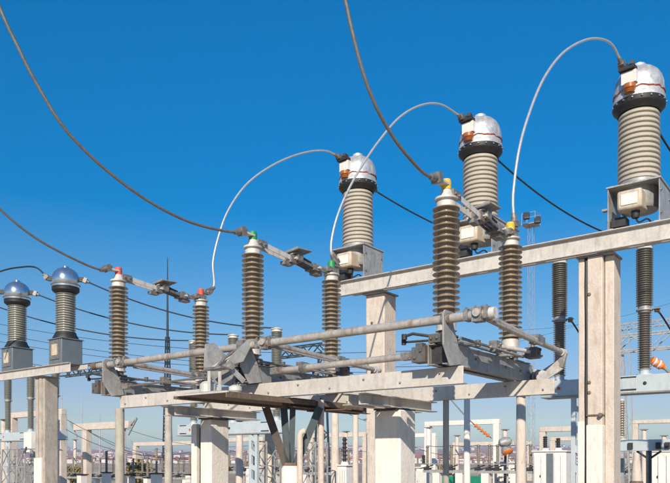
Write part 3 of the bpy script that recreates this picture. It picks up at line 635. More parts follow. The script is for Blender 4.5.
# ================================================================== CIRCUIT BREAKERS
VBK = 15.1
def breaker_row(us, dz, label_row, labels, legs, uend, key):
    z0 = 1.6 + 1.36 + dz; z1 = 1.6 + 1.70 + dz
    u0, u1 = uend
    t = thing('breaker_stand', label_row, 'breaker frame', ((u0 + u1) / 2, VBK, 0), 'pale blue-grey breaker frames')
    part('box_beam', MB().b2((u0, VBK - 0.22, z0), (u1, VBK + 0.22, z1)), 'bluegrey', t, bevel=0.012)
    part('lower_flange', MB().b2((u0 - 0.005, VBK - 0.24, z0 - 0.022), (u1 + 0.005, VBK + 0.24, z0 - 0.001)), 'galvd', t)
    for u in us:
        hb_ = part('hatch', MB().b2((u - 0.38, VBK - 0.228, z0 + 0.07), (u - 0.10, VBK - 0.2205, z1 - 0.05)), 'bluegrey', t, bevel=0.003)
        for zz in (z0 + 0.045, z1 - 0.045): part('hinge_strip', MB().b2((u - 0.40, VBK - 0.24, zz), (u - 0.10, VBK - 0.2285, zz + 0.023)), 'dark', hb_)
        part('indicator', MB().lathe([(0.035, 0), (0.035, 0.015), (0.02, 0.018)], (u + 0.06, VBK - 0.2205, (z0 + z1) / 2), 12, (0, -1, 0)), 'red' if u == us[0] else 'dark', t)
    for u in legs:
        lg = part('leg', MB().channel((u - 0.12, VBK - 0.18, 0), (u - 0.12, VBK - 0.18, 0.001), 0.001, 0.001, 0.0002, (1, 0, 0)) if False else
             MB().b2((u - 0.13, VBK - 0.20, 0), (u - 0.04, VBK - 0.10, z0 - 0.023)).b2((u + 0.10, VBK - 0.20, 0), (u + 0.19, VBK - 0.10, z0 - 0.023)), 'bluegrey', t, bevel=0.005)
        zz = 0.5
        while zz < z0 - 0.15:
            part('rung', MB().prism([(u - 0.0395, VBK - 0.19, zz), (u + 0.0995, VBK - 0.19, zz - 0.06), (u + 0.0995, VBK - 0.19, zz + 0.08), (u - 0.0395, VBK - 0.19, zz + 0.16)], (0, 0.02, 0)), 'bluegrey', lg)
            zz += 0.42
    def upper(): return MB().lathe(sheds(1.16, 26, 0.165, 0.125, 0.004), (0, 0, 0), 26)
    def lower(): return MB().lathe(sheds(1.16, 26, 0.135, 0.095, 0.004), (0, 0, 0), 26)
    for u, lab in zip(us, labels):
        t = thing('breaker_pole', lab, 'circuit breaker', (u, VBK, z1), 'circuit breaker poles')
        zb = z1 + 0.001
        shared('bkfoot', lambda: MB().lathe([(0.16, 0), (0.16, 0.03), (0.10, 0.035), (0.10, 0.11), (0.12, 0.115), (0.12, 0.13)], (0, 0, 0), 24), 'foot', 'bluegrey', (u, VBK, zb), t)
        shared('bklow' + key, lower, 'lower_porcelain', 'darkp' if key == 'a' else 'greyp', (u, VBK, zb + 0.12), t)
        shared('bkmid', lambda: MB().lathe([(0.12, 0), (0.12, 0.03), (0.16, 0.035), (0.16, 0.06), (0.125, 0.065), (0.125, 0.13), (0.11, 0.135)], (0, 0, 0), 24), 'middle_flange', 'galvd', (u, VBK, zb + 1.27), t)
        shared('bkpad', lambda: MB().b2((0.12, -0.05, 0.05), (0.30, 0.05, 0.065)), 'terminal_pad', 'galvd', (u, VBK, zb + 1.27), t)
        shared('bkup' + key, upper, 'upper_porcelain', 'darkp' if key == 'a' else 'greyp', (u, VBK, zb + 1.40), t)
        shared('bkcap', lambda: MB().lathe([(0.14, 0), (0.14, 0.06), (0.17, 0.065), (0.17, 0.09), (0.10, 0.095), (0.06, 0.12)], (0, 0, 0), 24), 'top_cap', 'cap', (u, VBK, zb + 2.55), t)
breaker_row([-5.29, -3.56, -1.81], 0.0, 'pale blue-grey box frame with ladder leg, beside the triple concrete pillar',
            ['dark ribbed breaker pole left of the triple concrete pillar', 'dark ribbed breaker pole right of the triple concrete pillar', 'dark ribbed breaker pole furthest from the ladder leg'],
            [-4.85, -2.3], (-5.62, -1.3), 'a')
breaker_row([-16.97, -15.22, -13.47], -0.58, 'pale blue-grey breaker frame seen behind the split concrete stanchion',
            ['grey ribbed breaker pole behind the red-taped rear insulator', 'grey ribbed breaker pole behind the drive linkage of the green phase', 'grey ribbed breaker pole between the green-taped insulators'],
            [-16.4, -14.25], (-17.5, -13.0), 'b')
breaker_row([-28.3, -26.55, -24.8], -0.58, 'pale blue-grey breaker frame behind the grey slotted pillar',
            ['outer ribbed breaker pole behind the far current transformer beam', 'inner ribbed breaker pole beside the grey slotted pillar', 'ribbed breaker pole hidden behind the grey slotted pillar'],
            [-28.0, -25.2], (-29.0, -24.3), 'c')

# leads from transformers to breakers
for i, ub in enumerate((-5.29, -3.56, -1.81)):
    a = Vector((CTU[i], VC + 0.42, ZT + 1.70 + 0.24)); b = Vector((ub, VBK, 1.6 + 1.70 + 2.66))
    conductor('breaker_lead', sag(a, b, 0.28), 0.016, 'wire', 'dark lead sloping down from the ivory current transformer %s' % ('at the beam end', 'in the middle', 'above the triple pillar')[i], 'leads to the breakers', ends=(True, False))
for u, p2 in ((-5.29, (596, 372)), (-3.56, (690, 372))):
    a = Vector((u + 0.22, VBK, 1.6 + 1.70 + 1.33)); b = px(p2[0], p2[1], (a - Vector((0, 0, CAMZ))).dot(FW) + 1.6)
    conductor('breaker_lead', sag(a, b, -0.12), 0.018, 'wire', 'dark lead curving away from the waist of the breaker pole %s the triple pillar' % ('left of' if u < -5 else 'right of'), 'leads to the breakers', ends=(True, False))

# ================================================================== LEFT CURRENT TRANSFORMER ROW
ZL = 4.18
t = thing('gantry_beam', 'shorter far cream channel beam carrying the grey-boxed current transformers', 'beam', (-19.6, VC, 3.92), 'beams under the current transformers')
part('channel', MB().channel((-23.6, 10.62, 3.92), (-16.72, 10.62, 3.92), 0.255, 0.08, 0.014, (0, -1, 0)), 'cream', t, bevel=0.003)
part('channel', MB().channel((-23.6, 11.12, 4.055), (-16.72, 11.12, 4.055), 0.12, 0.08, 0.012, (0, 1, 0)), 'cream', t, bevel=0.003)
def ct_grey(u, label):
    t = thing('current_transformer', label, 'transformer', (u, VC, ZL), 'grey-boxed current transformers on the far beam')
    z = ZL + 0.002
    part('box', MB().b2((u - 0.31, VC - 0.31, z), (u + 0.31, VC + 0.31, z + 0.66)), 'ctbox', t, bevel=0.01)
    part('box_lid', MB().b2((u - 0.34, VC - 0.34, z + 0.6605), (u + 0.34, VC + 0.34, z + 0.685)), 'ctbox', t)
    dr = part('box_door', MB().b2((u - 0.24, VC - 0.335, z + 0.12), (u + 0.20, VC - 0.3105, z + 0.60)), 'fitting', t)
    part('door_panel', MB().b2((u - 0.12, VC - 0.35, z + 0.22), (u + 0.14, VC - 0.3355, z + 0.52)), 'boxcream', dr)
    shared('cgflange', lambda: MB().lathe([(0.34, 0), (0.34, 0.04), (0.29, 0.12), (0.27, 0.18), (0.24, 0.19)], (0, 0, 0), 32), 'base_flange', 'black', (u, VC, z + 0.686), t)
    shared('cgpor', lambda: MB().lathe(sheds(1.09, 17, 0.265, 0.225, 0.006), (0, 0, 0), 36), 'porcelain', 'greyp', (u, VC, z + 0.86), t)
    rg = shared('cgring', lambda: MB().lathe([(0.23, -0.02), (0.30, 0.0), (0.355, 0.05), (0.36, 0.12), (0.32, 0.13)], (0, 0, 0), 36), 'black_ring', 'black', (u, VC, z + 1.95), t)
    shared('cghead', lambda: MB().lathe([(0.31, 0.12), (0.365, 0.14), (0.37, 0.20), (0.345, 0.22), (0.36, 0.27), (0.365, 0.36), (0.345, 0.46), (0.30, 0.55), (0.23, 0.62), (0.14, 0.665), (0.09, 0.675), (0.08, 0.72), (0.04, 0.725)], (0, 0, 0), 44), 'head', 'silver2', (u, VC, z + 1.95), t)
    for a, nm in ((rad(-135), 'line_terminal'), (rad(45), 'rear_terminal')):
        shared('cgterm' + nm, lambda a=a: MB().bar((0.34 * math.cos(a), 0.34 * math.sin(a), 0.38), (0.47 * math.cos(a), 0.47 * math.sin(a), 0.38), 0.10, 0.12), nm, 'dark', (u, VC, z + 1.95), t)
    shared('cgseam', lambda: MB().tube([(0.372 * math.cos(a), 0.372 * math.sin(a), 0.205) for a in [2 * math.pi * k / 36 for k in range(37)]], 0.012, 6), 'red_seam', 'rust', (u, VC, z + 1.95), t)
CTL = [-17.35, -19.85, -22.35]
ct_grey(CTL[0], 'grey-ribbed current transformer with round silver head, directly above the slotted grey pillar')
ct_grey(CTL[1], 'grey-ribbed current transformer with round silver head, next but one to the beam end')
ct_grey(CTL[2], 'grey-ribbed current transformer with round silver head, third from the beam end')
# its pillar
pu = onv(46.5, 400, VC).x
t = thing('concrete_pillar', 'grey slotted concrete pillar under the far current transformer beam', 'pillar', (pu, VC, 0), 'pillars under the current transformer beams')
for a, b, w in ((-0.24, -0.10, 0.0), (-0.03, 0.11, 0.02), (0.115, 0.24, 0.0)):
    part('post', MB().b2((pu + a, VC - 0.2 - w, 0), (pu + b, VC + 0.2, 3.88)), 'greyconc', t, bevel=0.012)
part('slot', MB().b2((pu - 0.099, VC - 0.1, 0.05), (pu - 0.031, VC + 0.15, 3.85)), 'rust', t)
part('head_plate', MB().b2((pu - 0.26, VC - 0.26, 3.881), (pu + 0.26, VC + 0.26, 3.918)), 'galvd', t)
part('plaster_jacket', MB().b2((pu - 0.25, VC - 0.24, 0), (pu + 0.12, VC + 0.1, 1.66)), 'conc', t, bevel=0.012)
# leads of the left row
a45 = rad(45)
for i, ub in enumerate((-13.47, -15.22, -16.97)):
    a = Vector((CTL[i] + 0.46 * math.cos(a45), VC + 0.46 * math.sin(a45), ZL + 2.33)); b = Vector((ub, VBK, 1.6 + 1.70 - 0.58 + 2.66))
    conductor('breaker_lead', sag(a, b, 0.30), 0.019, 'wire', 'long dark lead from the %s grey-boxed current transformer down to a far breaker pole' % ('pillar-top', 'second', 'third')[i], 'leads to the breakers', ends=(True, False), clamp_r=0.05)
for i, pix in enumerate(([(36, 267.5), (18, 267.5), (0, 271.5), (-30, 284), (-50, 300)], [(-12, 291), (-30, 296), (-50, 308)])):
    a = Vector((CTL[i] - 0.46 * math.cos(a45), VC - 0.46 * math.sin(a45), ZL + 2.33))
    d0 = (a - Vector((0, 0, CAMZ))).dot(FW)
    pts = [a] + [px(x, y, d0 - 0.25 * k) for k, (x, y) in enumerate(pix)]
    conductor('line_lead', smooth(pts, 6), 0.022, 'wire', 'dark line-side lead reaching the %s grey-boxed current transformer' % ('pillar-top', 'second')[i], 'line leads of the far row', ends=(True, False), clamp_r=0.05)

# control cabinet and lattice stand at the far left frame
p = px(31, 442, 27.5)
t = thing('control_cabinet', 'small cream control cabinet hung beside the grey slotted pillar', 'cabinet', (p.x, p.y, 0))
part('cabinet', MB().box((p.x, p.y, 1.6 + 0.69), (0.55, 0.3, 0.78)), 'white', t, bevel=0.01)
part('door_handle', MB().box((p.x - 0.05, p.y - 0.17, 1.6 + 0.45), (0.08, 0.03, 0.12)), 'dark', t)
part('stand', MB().box((p.x, p.y + 0.1, 0.95), (0.1, 0.1, 1.9)), 'galv', t)
def lattice_tower(name, base, w0, w1, H, n, mt, label, cat, r=0.02, group=None, extra=None):
    t = thing(name, label, cat, base, group); b = Vector(base); L = []
    for k in range(4):
        sx, sy = ((-1, -1), (1, -1), (1, 1), (-1, 1))[k]; L.append((sx, sy))
        part('leg', MB().bar(b + Vector((sx * w0 / 2, sy * w0 / 2, 0)), b + Vector((sx * w1 / 2, sy * w1 / 2, H)), r * 2.2), mt, t)
    mb = MB()
    for i in range(n):
        za, zb = H * i / n, H * (i + 1) / n; wa, wb = w0 + (w1 - w0) * i / n, w0 + (w1 - w0) * (i + 1) / n
        for k in range(4):
            p_, q_ = L[k], L[(k + 1) % 4]
            if i % 2: p_, q_ = q_, p_
            mb.bar(b + Vector((p_[0] * wa / 2, p_[1] * wa / 2, za)), b + Vector((q_[0] * wb / 2, q_[1] * wb / 2, zb)), r * 1.4)
            mb.bar(b + Vector((p_[0] * wb / 2, p_[1] * wb / 2, zb)), b + Vector((q_[0] * wb / 2, q_[1] * wb / 2, zb)), r * 1.3)
    part('bracing', mb, mt, t)
    return t
for x, d, lab in ((12, 28.0, 'pale steel lattice stand under the outer far breaker pole'), (28, 26.8, 'pale steel lattice stand under the small cream control cabinet')):
    p = px(x, 483, d)
    lattice_tower('lattice_stand', (p.x, p.y, 0), 0.62, 0.5, 2.02, 3, 'galv', lab, 'lattice stand', 0.022, 'steel lattice stands')
for x, d, lab in ((266, 21, 'pale steel lattice stand behind the splayed dark struts'), (314, 22, 'pale steel lattice stand right of the dark drive pipe')):
    p = px(x, 483, d)
    lattice_tower('lattice_stand', (p.x, p.y, 0), 0.6, 0.6, 2.15, 3, 'galv', lab, 'lattice stand', 0.018, 'steel lattice stands')

# ================================================================== BACKGROUND
def post(name, x, yt, d, w, mt, label, cat='post', group='background posts', cap=None):
    p = px(x, yt, d); t = thing(name, label, cat, (p.x, p.y, 0), group)
    part('shaft', MB().lathe([(w * 0.56, 0), (w * 0.46, p.z - 0.02), (w * 0.40, p.z)], (p.x, p.y, 0), 14), mt, t)
    part('cap_plate', MB().b2((p.x - w * 0.7, p.y - w * 0.7, p.z + 0.001), (p.x + w * 0.7, p.y + w * 0.7, p.z + 0.04)), 'fitting', t)
    return t
for a in ((168.5, 407, 24, 0.25, 'concg', 'slim grey pole behind the crosshead of the split stanchion'),
          (239.5, 421, 24, 0.24, 'conc2', 'cream pole behind the middle breaker frame'),
          (270, 424, 21.5, 0.34, 'conc2', 'stout cream pole seen through the splayed struts'),
          (335, 405, 24, 0.27, 'conc2', 'cream pole right of the vertical drive pipe'),
          (355.5, 400, 20, 0.17, 'conc2', 'narrow cream pole with a rust streak beside the square stanchion'),
          (467, 397, 17, 0.155, 'conc', 'white pole under the yellow disconnector base'),
          (521, 396, 15, 0.21, 'conc2', 'cream pole below the frame end at the yellow disconnector'),
          (369, 420, 24, 0.2, 'conc2', 'pale pole half hidden by the square stanchion')):
    post('concrete_pole', *a)

def portal(xs, ytop, d, w, hb_, mt, label, over=(0, 0), group='low concrete portals', brackets=False):
    # posts stand along the row direction; the first x sets the line, the others are where sight lines cross it
    p0 = px(xs[0], ytop, d); z = p0.z
    t = thing('concrete_portal', label, 'portal', (p0.x, p0.y, 0), group)
    us = [p0.x] + [onv(x, ytop, p0.y).x for x in xs[1:]]
    for u in us:
        part('post', MB().b2((u - w / 2, p0.y - w / 2, 0), (u + w / 2, p0.y + w / 2, z)), mt, t, bevel=0.02)
    ua, ub_ = min(us) - over[0], max(us) + over[1]
    part('crossbeam', MB().b2((ua - w / 2, p0.y - w * 0.4, z + 0.001), (ub_ + w / 2, p0.y + w * 0.4, z + hb_)), mt, t, bevel=0.02)
    if brackets:
        for s_, ue in ((-1, ua), (1, ub_)):
            part('bracket', MB().bar((ue, p0.y, z + 0.05), (ue + s_ * 0.7, p0.y, z + hb_ + 0.15), 0.06).bar((ue, p0.y, z - 0.35), (ue + s_ * 0.7, p0.y, z + hb_ + 0.1), 0.06), 'galv', t)
    return t, z + hb_, p0.y, us
portal([62, 13], 415, 33, 0.33, 0.28, 'conc2', 'low white concrete portal behind the grey slotted pillar')
portal([87, 121], 430, 38, 0.36, 0.36, 'conc2', 'low cream concrete portal with steel end brackets left of the split stanchion', (0.9, 0.6), brackets=True)
portal([434, 392], 437, 40, 0.3, 0.22, 'conc', 'low white concrete portal beside the square stanchion')
portal([497, 428], 424, 34, 0.30, 0.24, 'conc', 'low white concrete portal behind the white pole')
portal([543, 584], 432, 28, 0.24, 0.20, 'conc2', 'low cream concrete portal behind the white transformer tank')
portal([553, 590], 441, 33, 0.24, 0.18, 'conc2', 'lower cream concrete portal beside the blue-striped white tank')
portal([635.5, 690], 424, 26, 0.2, 0.14, 'conc2', 'cream concrete portal behind the right-hand breaker frame')

portal([224, 262], 442, 46, 0.34, 0.26, 'conc2', 'small cream portal seen beneath the middle breaker frame')
portal([312, 366], 438, 42, 0.32, 0.26, 'conc2', 'small cream portal seen between the drive pipe and square stanchion', brackets=True)
portal([455, 530], 446, 58, 0.36, 0.30, 'conc2', 'distant cream portal behind the low rack and orange lamp')
portal([612, 672], 448, 52, 0.36, 0.30, 'conc2', 'distant cream portal beyond the pale blue-grey crossbar')
portal([136, 196], 446, 62, 0.40, 0.32, 'conc2', 'distant cream portal beyond the slim grey pole', brackets=True)
for a in ((346, 432, 30, 0.16, 'conc2', 'thin pale post left of the square stanchion'),
          (428.5, 428, 32, 0.2, 'conc', 'pale post right of the square stanchion'),
          (457, 436, 34, 0.18, 'conc2', 'short pale post between the slim grey and white poles'),
          (505, 430, 36, 0.24, 'conc2', 'pale post beside the cream pole at the frame end'),
          (574, 430, 36, 0.22, 'conc2', 'pale post behind the ladder leg'),
          (605, 420, 30, 0.2, 'conc2', 'pale post peeping beside the triple pillar foot'),
          (644, 430, 34, 0.22, 'conc2', 'pale post behind the dark column of the crossbar'),
          (664, 436, 36, 0.24, 'conc2', 'pale post at the edge of the right-hand tank'),
          (75, 440, 50, 0.22, 'conc2', 'short pale post left of the bracketed portal'),
          (4, 420, 36, 0.3, 'conc2', 'cream post at the outer far breaker pole')):
    post('concrete_pole', *a)

def bus_stand(x, ystub, yins, d, w, label, rr=0.07, dark=False, n=12):
    p = px(x, ystub, d); zi = zat(yins, d)
    t = thing('insulator_stand', label, 'insulator', (p.x, p.y, 0), 'small insulators on white stubs')
    part('stub', MB().b2((p.x - w / 2, p.y - w / 2, 0), (p.x + w / 2, p.y + w / 2, p.z)), 'conc', t, bevel=0.015)
    part('base_plate', MB().b2((p.x - w * 0.62, p.y - w * 0.62, p.z + 0.001), (p.x + w * 0.62, p.y + w * 0.62, p.z + 0.05)), 'dark', t)
    part('insulator', MB().lathe(sheds(zi - p.z - 0.08, n, rr, rr * 0.6, 0.004), (p.x, p.y, p.z + 0.051), 14), 'darkp' if dark else 'brown', t)
    part('cap', MB().lathe([(rr * 0.7, 0), (rr * 0.9, 0.04), (rr * 0.5, 0.08)], (p.x, p.y, zi - 0.03), 12), 'fitting', t)
    return Vector((p.x, p.y, zi + 0.05))
tops = []
for a in ((82, 475, 456, 34, 0.36, 'insulator on a white stub against the low bracketed portal post'),
          (106.5, 473, 452, 31, 0.30, 'dark insulator on a white stub left of the grey round pole', 0.075, True),
          (121, 475, 452, 33, 0.38, 'insulator on a broad white stub right of the grey round pole'),
          (147.5, 478, 458, 33, 0.28, 'shorter insulator on a white stub beyond the olive bush'),
          (156.5, 474, 449, 31, 0.36, 'taller insulator on a white stub beside the slim grey pole'),
          (184, 479, 458, 36, 0.2, 'slim insulator on a stub just left of the split stanchion'),
          (190, 475, 454, 32, 0.3, 'insulator on a white stub touching the split stanchion edge')):
    tops.append(bus_stand(*a))
tops.sort(key=lambda q: q.x)

# bus support racks in the middle distance
def bus_rack(x0, x1, y, d, stubs, ins, label, wlabel, hi=0.72, mt='brown'):
    p0 = px(x0, y, d); ve = p0.y; z = p0.z
    ua, ub_ = p0.x, onv(x1, y, ve).x
    t = thing('bus_rack', label, 'rack', (p0.x, p0.y, 0), 'low bus racks')
    part('rail', MB().channel((ua, ve - 0.1, z - 0.06), (ub_, ve - 0.1, z - 0.06), 0.12, 0.1, 0.012, (0, 1, 0)), 'galv', t)
    for x in stubs:
        u = onv(x, y, ve).x
        part('stub', MB().b2((u - 0.15, ve - 0.13, 0), (u + 0.15, ve + 0.17, z - 0.062)), 'conc', t, bevel=0.015)
    tp = []
    for x in ins:
        u = onv(x, y, ve).x
        q = part('insulator', MB().lathe(sheds(hi, 13, 0.07, 0.045, 0.004), (u, ve - 0.04, z + 0.19), 14), mt, t)
        part('cap', MB().lathe([(0.05, 0), (0.07, 0.04), (0.04, 0.10)], (u, ve - 0.04, z + 0.19 + hi), 12), 'fitting', q)
        part('mount', MB().b2((u - 0.12, ve - 0.14, z + 0.0605), (u + 0.12, ve + 0.06, z + 0.13)).b2((u - 0.05, ve - 0.09, z + 0.1305), (u + 0.05, ve + 0.01, z + 0.189)).bar((u - 0.3, ve - 0.12, z + 0.10), (u + 0.25, ve - 0.02, z + 0.24), 0.04), 'dark', q)
        tp.append(Vector((u, ve - 0.04, z + 0.29 + hi)))
    part('upper_rail', MB().tube([(ua, ve - 0.16, z + 0.28), (ub_, ve - 0.16, z + 0.28)], 0.02, 8), 'galv', t)
    pts = []
    for k in range(len(tp) - 1): pts += sag(tp[k], tp[k + 1], 0.05, 8)[:-1]
    single('bus_wire', MB().tube(pts + [tp[-1]], 0.012, 6), 'wire', wlabel, 'wire', tp[0], 'wires along the low racks')
bus_rack(424, 536, 471, 28.0, (437, 460, 486, 515), (428, 452, 479, 490, 498, 520, 531), 'low steel rack of brown insulators beside the white tank with a blue-grey stripe', 'thin dark wire linking the insulators beside the striped white tank')
bus_rack(126, 202, 477, 38.0, (131, 158, 186), (134, 143, 152, 163, 171, 179, 194), 'low steel rack of brown insulators beyond the slim grey pole', 'thin dark wire linking the insulators beyond the slim grey pole')
bus_rack(226, 352, 472, 33.0, (240, 275, 305, 344), (230, 246, 256, 277, 309, 327, 341, 349), 'low steel rack of brown insulators behind the dark splayed struts', 'thin dark wire linking the insulators behind the splayed struts')
bus_rack(414, 520, 476, 46.0, (422, 446, 476, 505), (418, 430, 440, 455, 466, 484, 505, 515), 'second low rack of insulators further off behind the green fence', 'thin dark wire linking the insulators behind the green fence', 0.9)
bus_rack(556, 690, 473, 40.0, (562, 608, 640, 676), (560, 571, 611, 618, 628, 642, 655, 668), 'low steel rack of brown insulators beyond the triple concrete pillar', 'thin dark wire linking the insulators beyond the triple pillar', 0.85)
bus_rack(60, 126, 477, 44.0, (66, 96, 122), (64, 74, 93, 101, 114), 'low steel rack of brown insulators beyond the bracketed portal', 'thin dark wire linking the insulators beyond the bracketed portal', 0.9)
# white equipment
def tank(x0, x1, yt, d, dep, label, stripe=True, bush=()):
    a = px(x0, yt, d); b = onv(x1, yt, a.y); z = a.z
    t = thing('equipment_tank', label, 'tank', ((a.x + b.x) / 2, a.y + dep / 2, 0), 'white equipment tanks')
    part('tank', MB().b2((a.x, a.y, 0), (b.x, a.y + dep, z)), 'white', t, bevel=0.03)
    part('lid', MB().b2((a.x - 0.05, a.y - 0.05, z + 0.001), (b.x + 0.05, a.y + dep + 0.05, z + 0.05)), 'white', t, bevel=0.015)
    W_ = b.x - a.x
    for k in range(5):
        u = a.x + W_ * (0.08 + 0.2 * k)
        if stripe and k == 2: continue
        part('rib', MB().b2((u - 0.03, a.y - 0.05, 0.2), (u + 0.03, a.y - 0.0005, z - 0.12)), 'white', t)
    if stripe: part('blue_panel', MB().b2((a.x + W_ * 0.42, a.y - 0.03, 0.05), (a.x + W_ * 0.62, a.y - 0.001, z - 0.05)), 'ctbox', t)
    part('gauge', MB().lathe([(0.05, 0), (0.05, 0.03), (0.03, 0.034)], (a.x + W_ * 0.25, a.y - 0.001, z * 0.55), 10, (0, -1, 0)), 'dark', t)
    for fx, yb in bush:
        u = a.x + W_ * fx; zt = zat(yb, d)
        bs = part('bushing', MB().lathe(sheds(zt - z - 0.05, 7, 0.10, 0.06, 0.004), (u, a.y + dep * 0.45, z + 0.0505), 14), 'dark', t)
        part('turret', MB().lathe([(0.14, 0), (0.12, 0.09), (0.08, 0.10)], (u, a.y + dep * 0.45, z + 0.0505), 14), 'white', bs)
tank(533, 566, 452, 25, 1.1, 'white equipment tank with a blue-grey stripe beside the ladder-legged frame', True, ((0.22, 436), (0.62, 438)))
tank(494, 514, 463, 27, 0.7, 'plain white equipment tank below the tilted orange lamp', False, ((0.5, 452),))
tank(334, 346, 466, 24, 0.6, 'small white equipment tank right of the cream pole', False, ((0.5, 437),))
tank(416, 426, 468, 30, 0.5, 'small white tank right of the square stanchion foot', False, ((0.5, 455),))
tank(566, 577, 470, 33, 0.5, 'small white tank behind the ladder leg', False, ((0.5, 456),))
tank(246, 258, 468, 30, 0.5, 'small white tank under the middle breaker frame', False, ((0.3, 453), (0.7, 453)))
tank(648, 690, 452, 24, 0.9, 'pale equipment tank below the right-hand breaker frame', False)
p = px(652, 478, 23.4)

# right-hand lower switchgear: insulator on arm, pale crossbar, dark column, cream cone
p = px(622, 436, 20)
t = thing('insulator_stand', 'tall brown ribbed insulator on a steel post right of the triple pillar', 'insulator', (p.x, p.y, 0), 'small insulators on white stubs')
part('post', MB().b2((p.x - 0.06, p.y - 0.06, 0), (p.x + 0.06, p.y + 0.06, p.z - 0.12)), 'galv', t)
part('insulator', MB().lathe(sheds(0.98, 14, 0.09, 0.055, 0.004), (p.x, p.y, p.z), 18), 'brown', t)
part('foot', MB().lathe([(0.13, 0), (0.13, 0.04), (0.07, 0.06), (0.07, 0.12)], (p.x, p.y, p.z - 0.119), 16), 'cap', t)
part('cap', MB().lathe([(0.07, 0), (0.09, 0.03), (0.05, 0.07)], (p.x, p.y, p.z + 0.98), 14), 'cap', t)
a = px(619, 451, 19); b = onv(690, 451, a.y)
t = thing('switch_crossbar', 'pale blue-grey crossbar with dark fittings on a dark column', 'crossbar', ((a.x + b.x) / 2, a.y, 0))
part('bar', MB().b2((a.x, a.y, a.z), (b.x, a.y + 0.2, a.z + 0.30)), 'bluegrey', t, bevel=0.008)
u = onv(648, 460, a.y).x
part('column', MB().b2((u - 0.06, a.y + 0.04, 0), (u + 0.06, a.y + 0.16, a.z - 0.001)), 'bluedark', t)
part('knee_brace', MB().bar((u, a.y + 0.1, a.z - 0.22), (u - 0.3, a.y + 0.1, a.z - 0.01), 0.05).bar((u, a.y + 0.1, a.z - 0.22), (u + 0.3, a.y + 0.1, a.z - 0.01), 0.05), 'bluedark', t)
for x in (631, 659, 668):
    u = onv(x, 445, a.y).x
    part('fitting', MB().b2((u - 0.07, a.y - 0.06, a.z + 0.05), (u + 0.05, a.y - 0.0005, a.z + 0.22)), 'dark', t)
p = px(636.5, 452, 22)
t = thing('conical_bushing', 'cream tapered bushing on a rusty base below the pale crossbar', 'bushing', (p.x, p.y, 0))
part('cone', MB().lathe([(0.16, 0.95), (0.16, 1.05), (0.10, 1.7), (0.09, p.z)], (p.x, p.y, 0), 18), 'conc2', t)
part('pedestal', MB().lathe([(0.2, 0), (0.2, 0.9), (0.18, 0.949)], (p.x, p.y, 0), 18), 'rust', t)

# orange bits: strain strings
def strain(pts, d, label, cols=('orange', 'orange'), tail=None, group='strain insulator strings'):
    A, B = px(*pts[0], d), px(*pts[1], d); t = thing('strain_string', label, 'insulator string', A, group)
    n = 5; ax = (B - A); q = 0.7
    for k in range(n):
        part('disc', MB().lathe([(0.03, 0), (0.13 * q, 0.01), (0.14 * q, 0.03), (0.08 * q, 0.08), (0.05, 0.12)], A + ax * (k / n), 16, ax), cols[k % 2], t)
    part('pin', MB().tube([A - ax * 0.15, B + ax * 0.1], 0.018, 8), 'dark', t)
    if tail:
        part('tail_cable', MB().tube(sag(A - ax * 0.14, px(*tail, d + 1), 0.05), 0.03, 8), 'alu', t)
strain(((475, 425), (490, 437)), 30, 'orange disc insulator string hung on a sloping cable by the white pole', ('orange', 'orange'), (444, 391))
strain(((651, 360), (662, 366)), 15, 'orange and white disc insulator string right of the breaker pole', ('orange', 'white'))
A = px(662.5, 366.4, 15)
single('strain_cable', MB().tube([A, px(690, 390, 15)], 0.035, 8), 'galvd', 'grey cable running off from the orange and white string', 'cable', A)
p = px(507.5, 452, 26)
t = thing('tilted_lamp', 'tilted grey lamp drum with a round orange lens above the white tank', 'lamp', (p.x, p.y, 0))
ax = (px(508, 453.5, 25) - px(504, 440, 25)).normalized() - FW * 0.6
part('orange_lens', MB().lathe([(0.20, 0), (0.20, 0.03), (0.12, 0.07), (0.01, 0.09)], p, 20, ax), 'orange', t)
part('drum', MB().lathe([(0.10, -0.22), (0.18, -0.16), (0.205, -0.001)], p, 20, ax), 'galvd', t)
part('post', MB().tube([(p.x, p.y, 0), (p.x, p.y, p.z - 0.05)], 0.04, 8), 'galv', t)
p2 = px(505, 442, 26.5)
t = thing('tilted_lamp', 'dark oval lamp housing on a thin post above the orange lens', 'lamp', (p2.x, p2.y, 0))
part('housing', MB().lathe([(0.02, -0.26), (0.14, -0.2), (0.2, 0), (0.14, 0.2), (0.02, 0.26)], p2, 18, RT + Vector((0, 0, 0.25))), 'galvd', t)
part('post', MB().tube([(p2.x, p2.y, 0), (p2.x, p2.y, p2.z - 0.15)], 0.035, 8), 'dark', t)

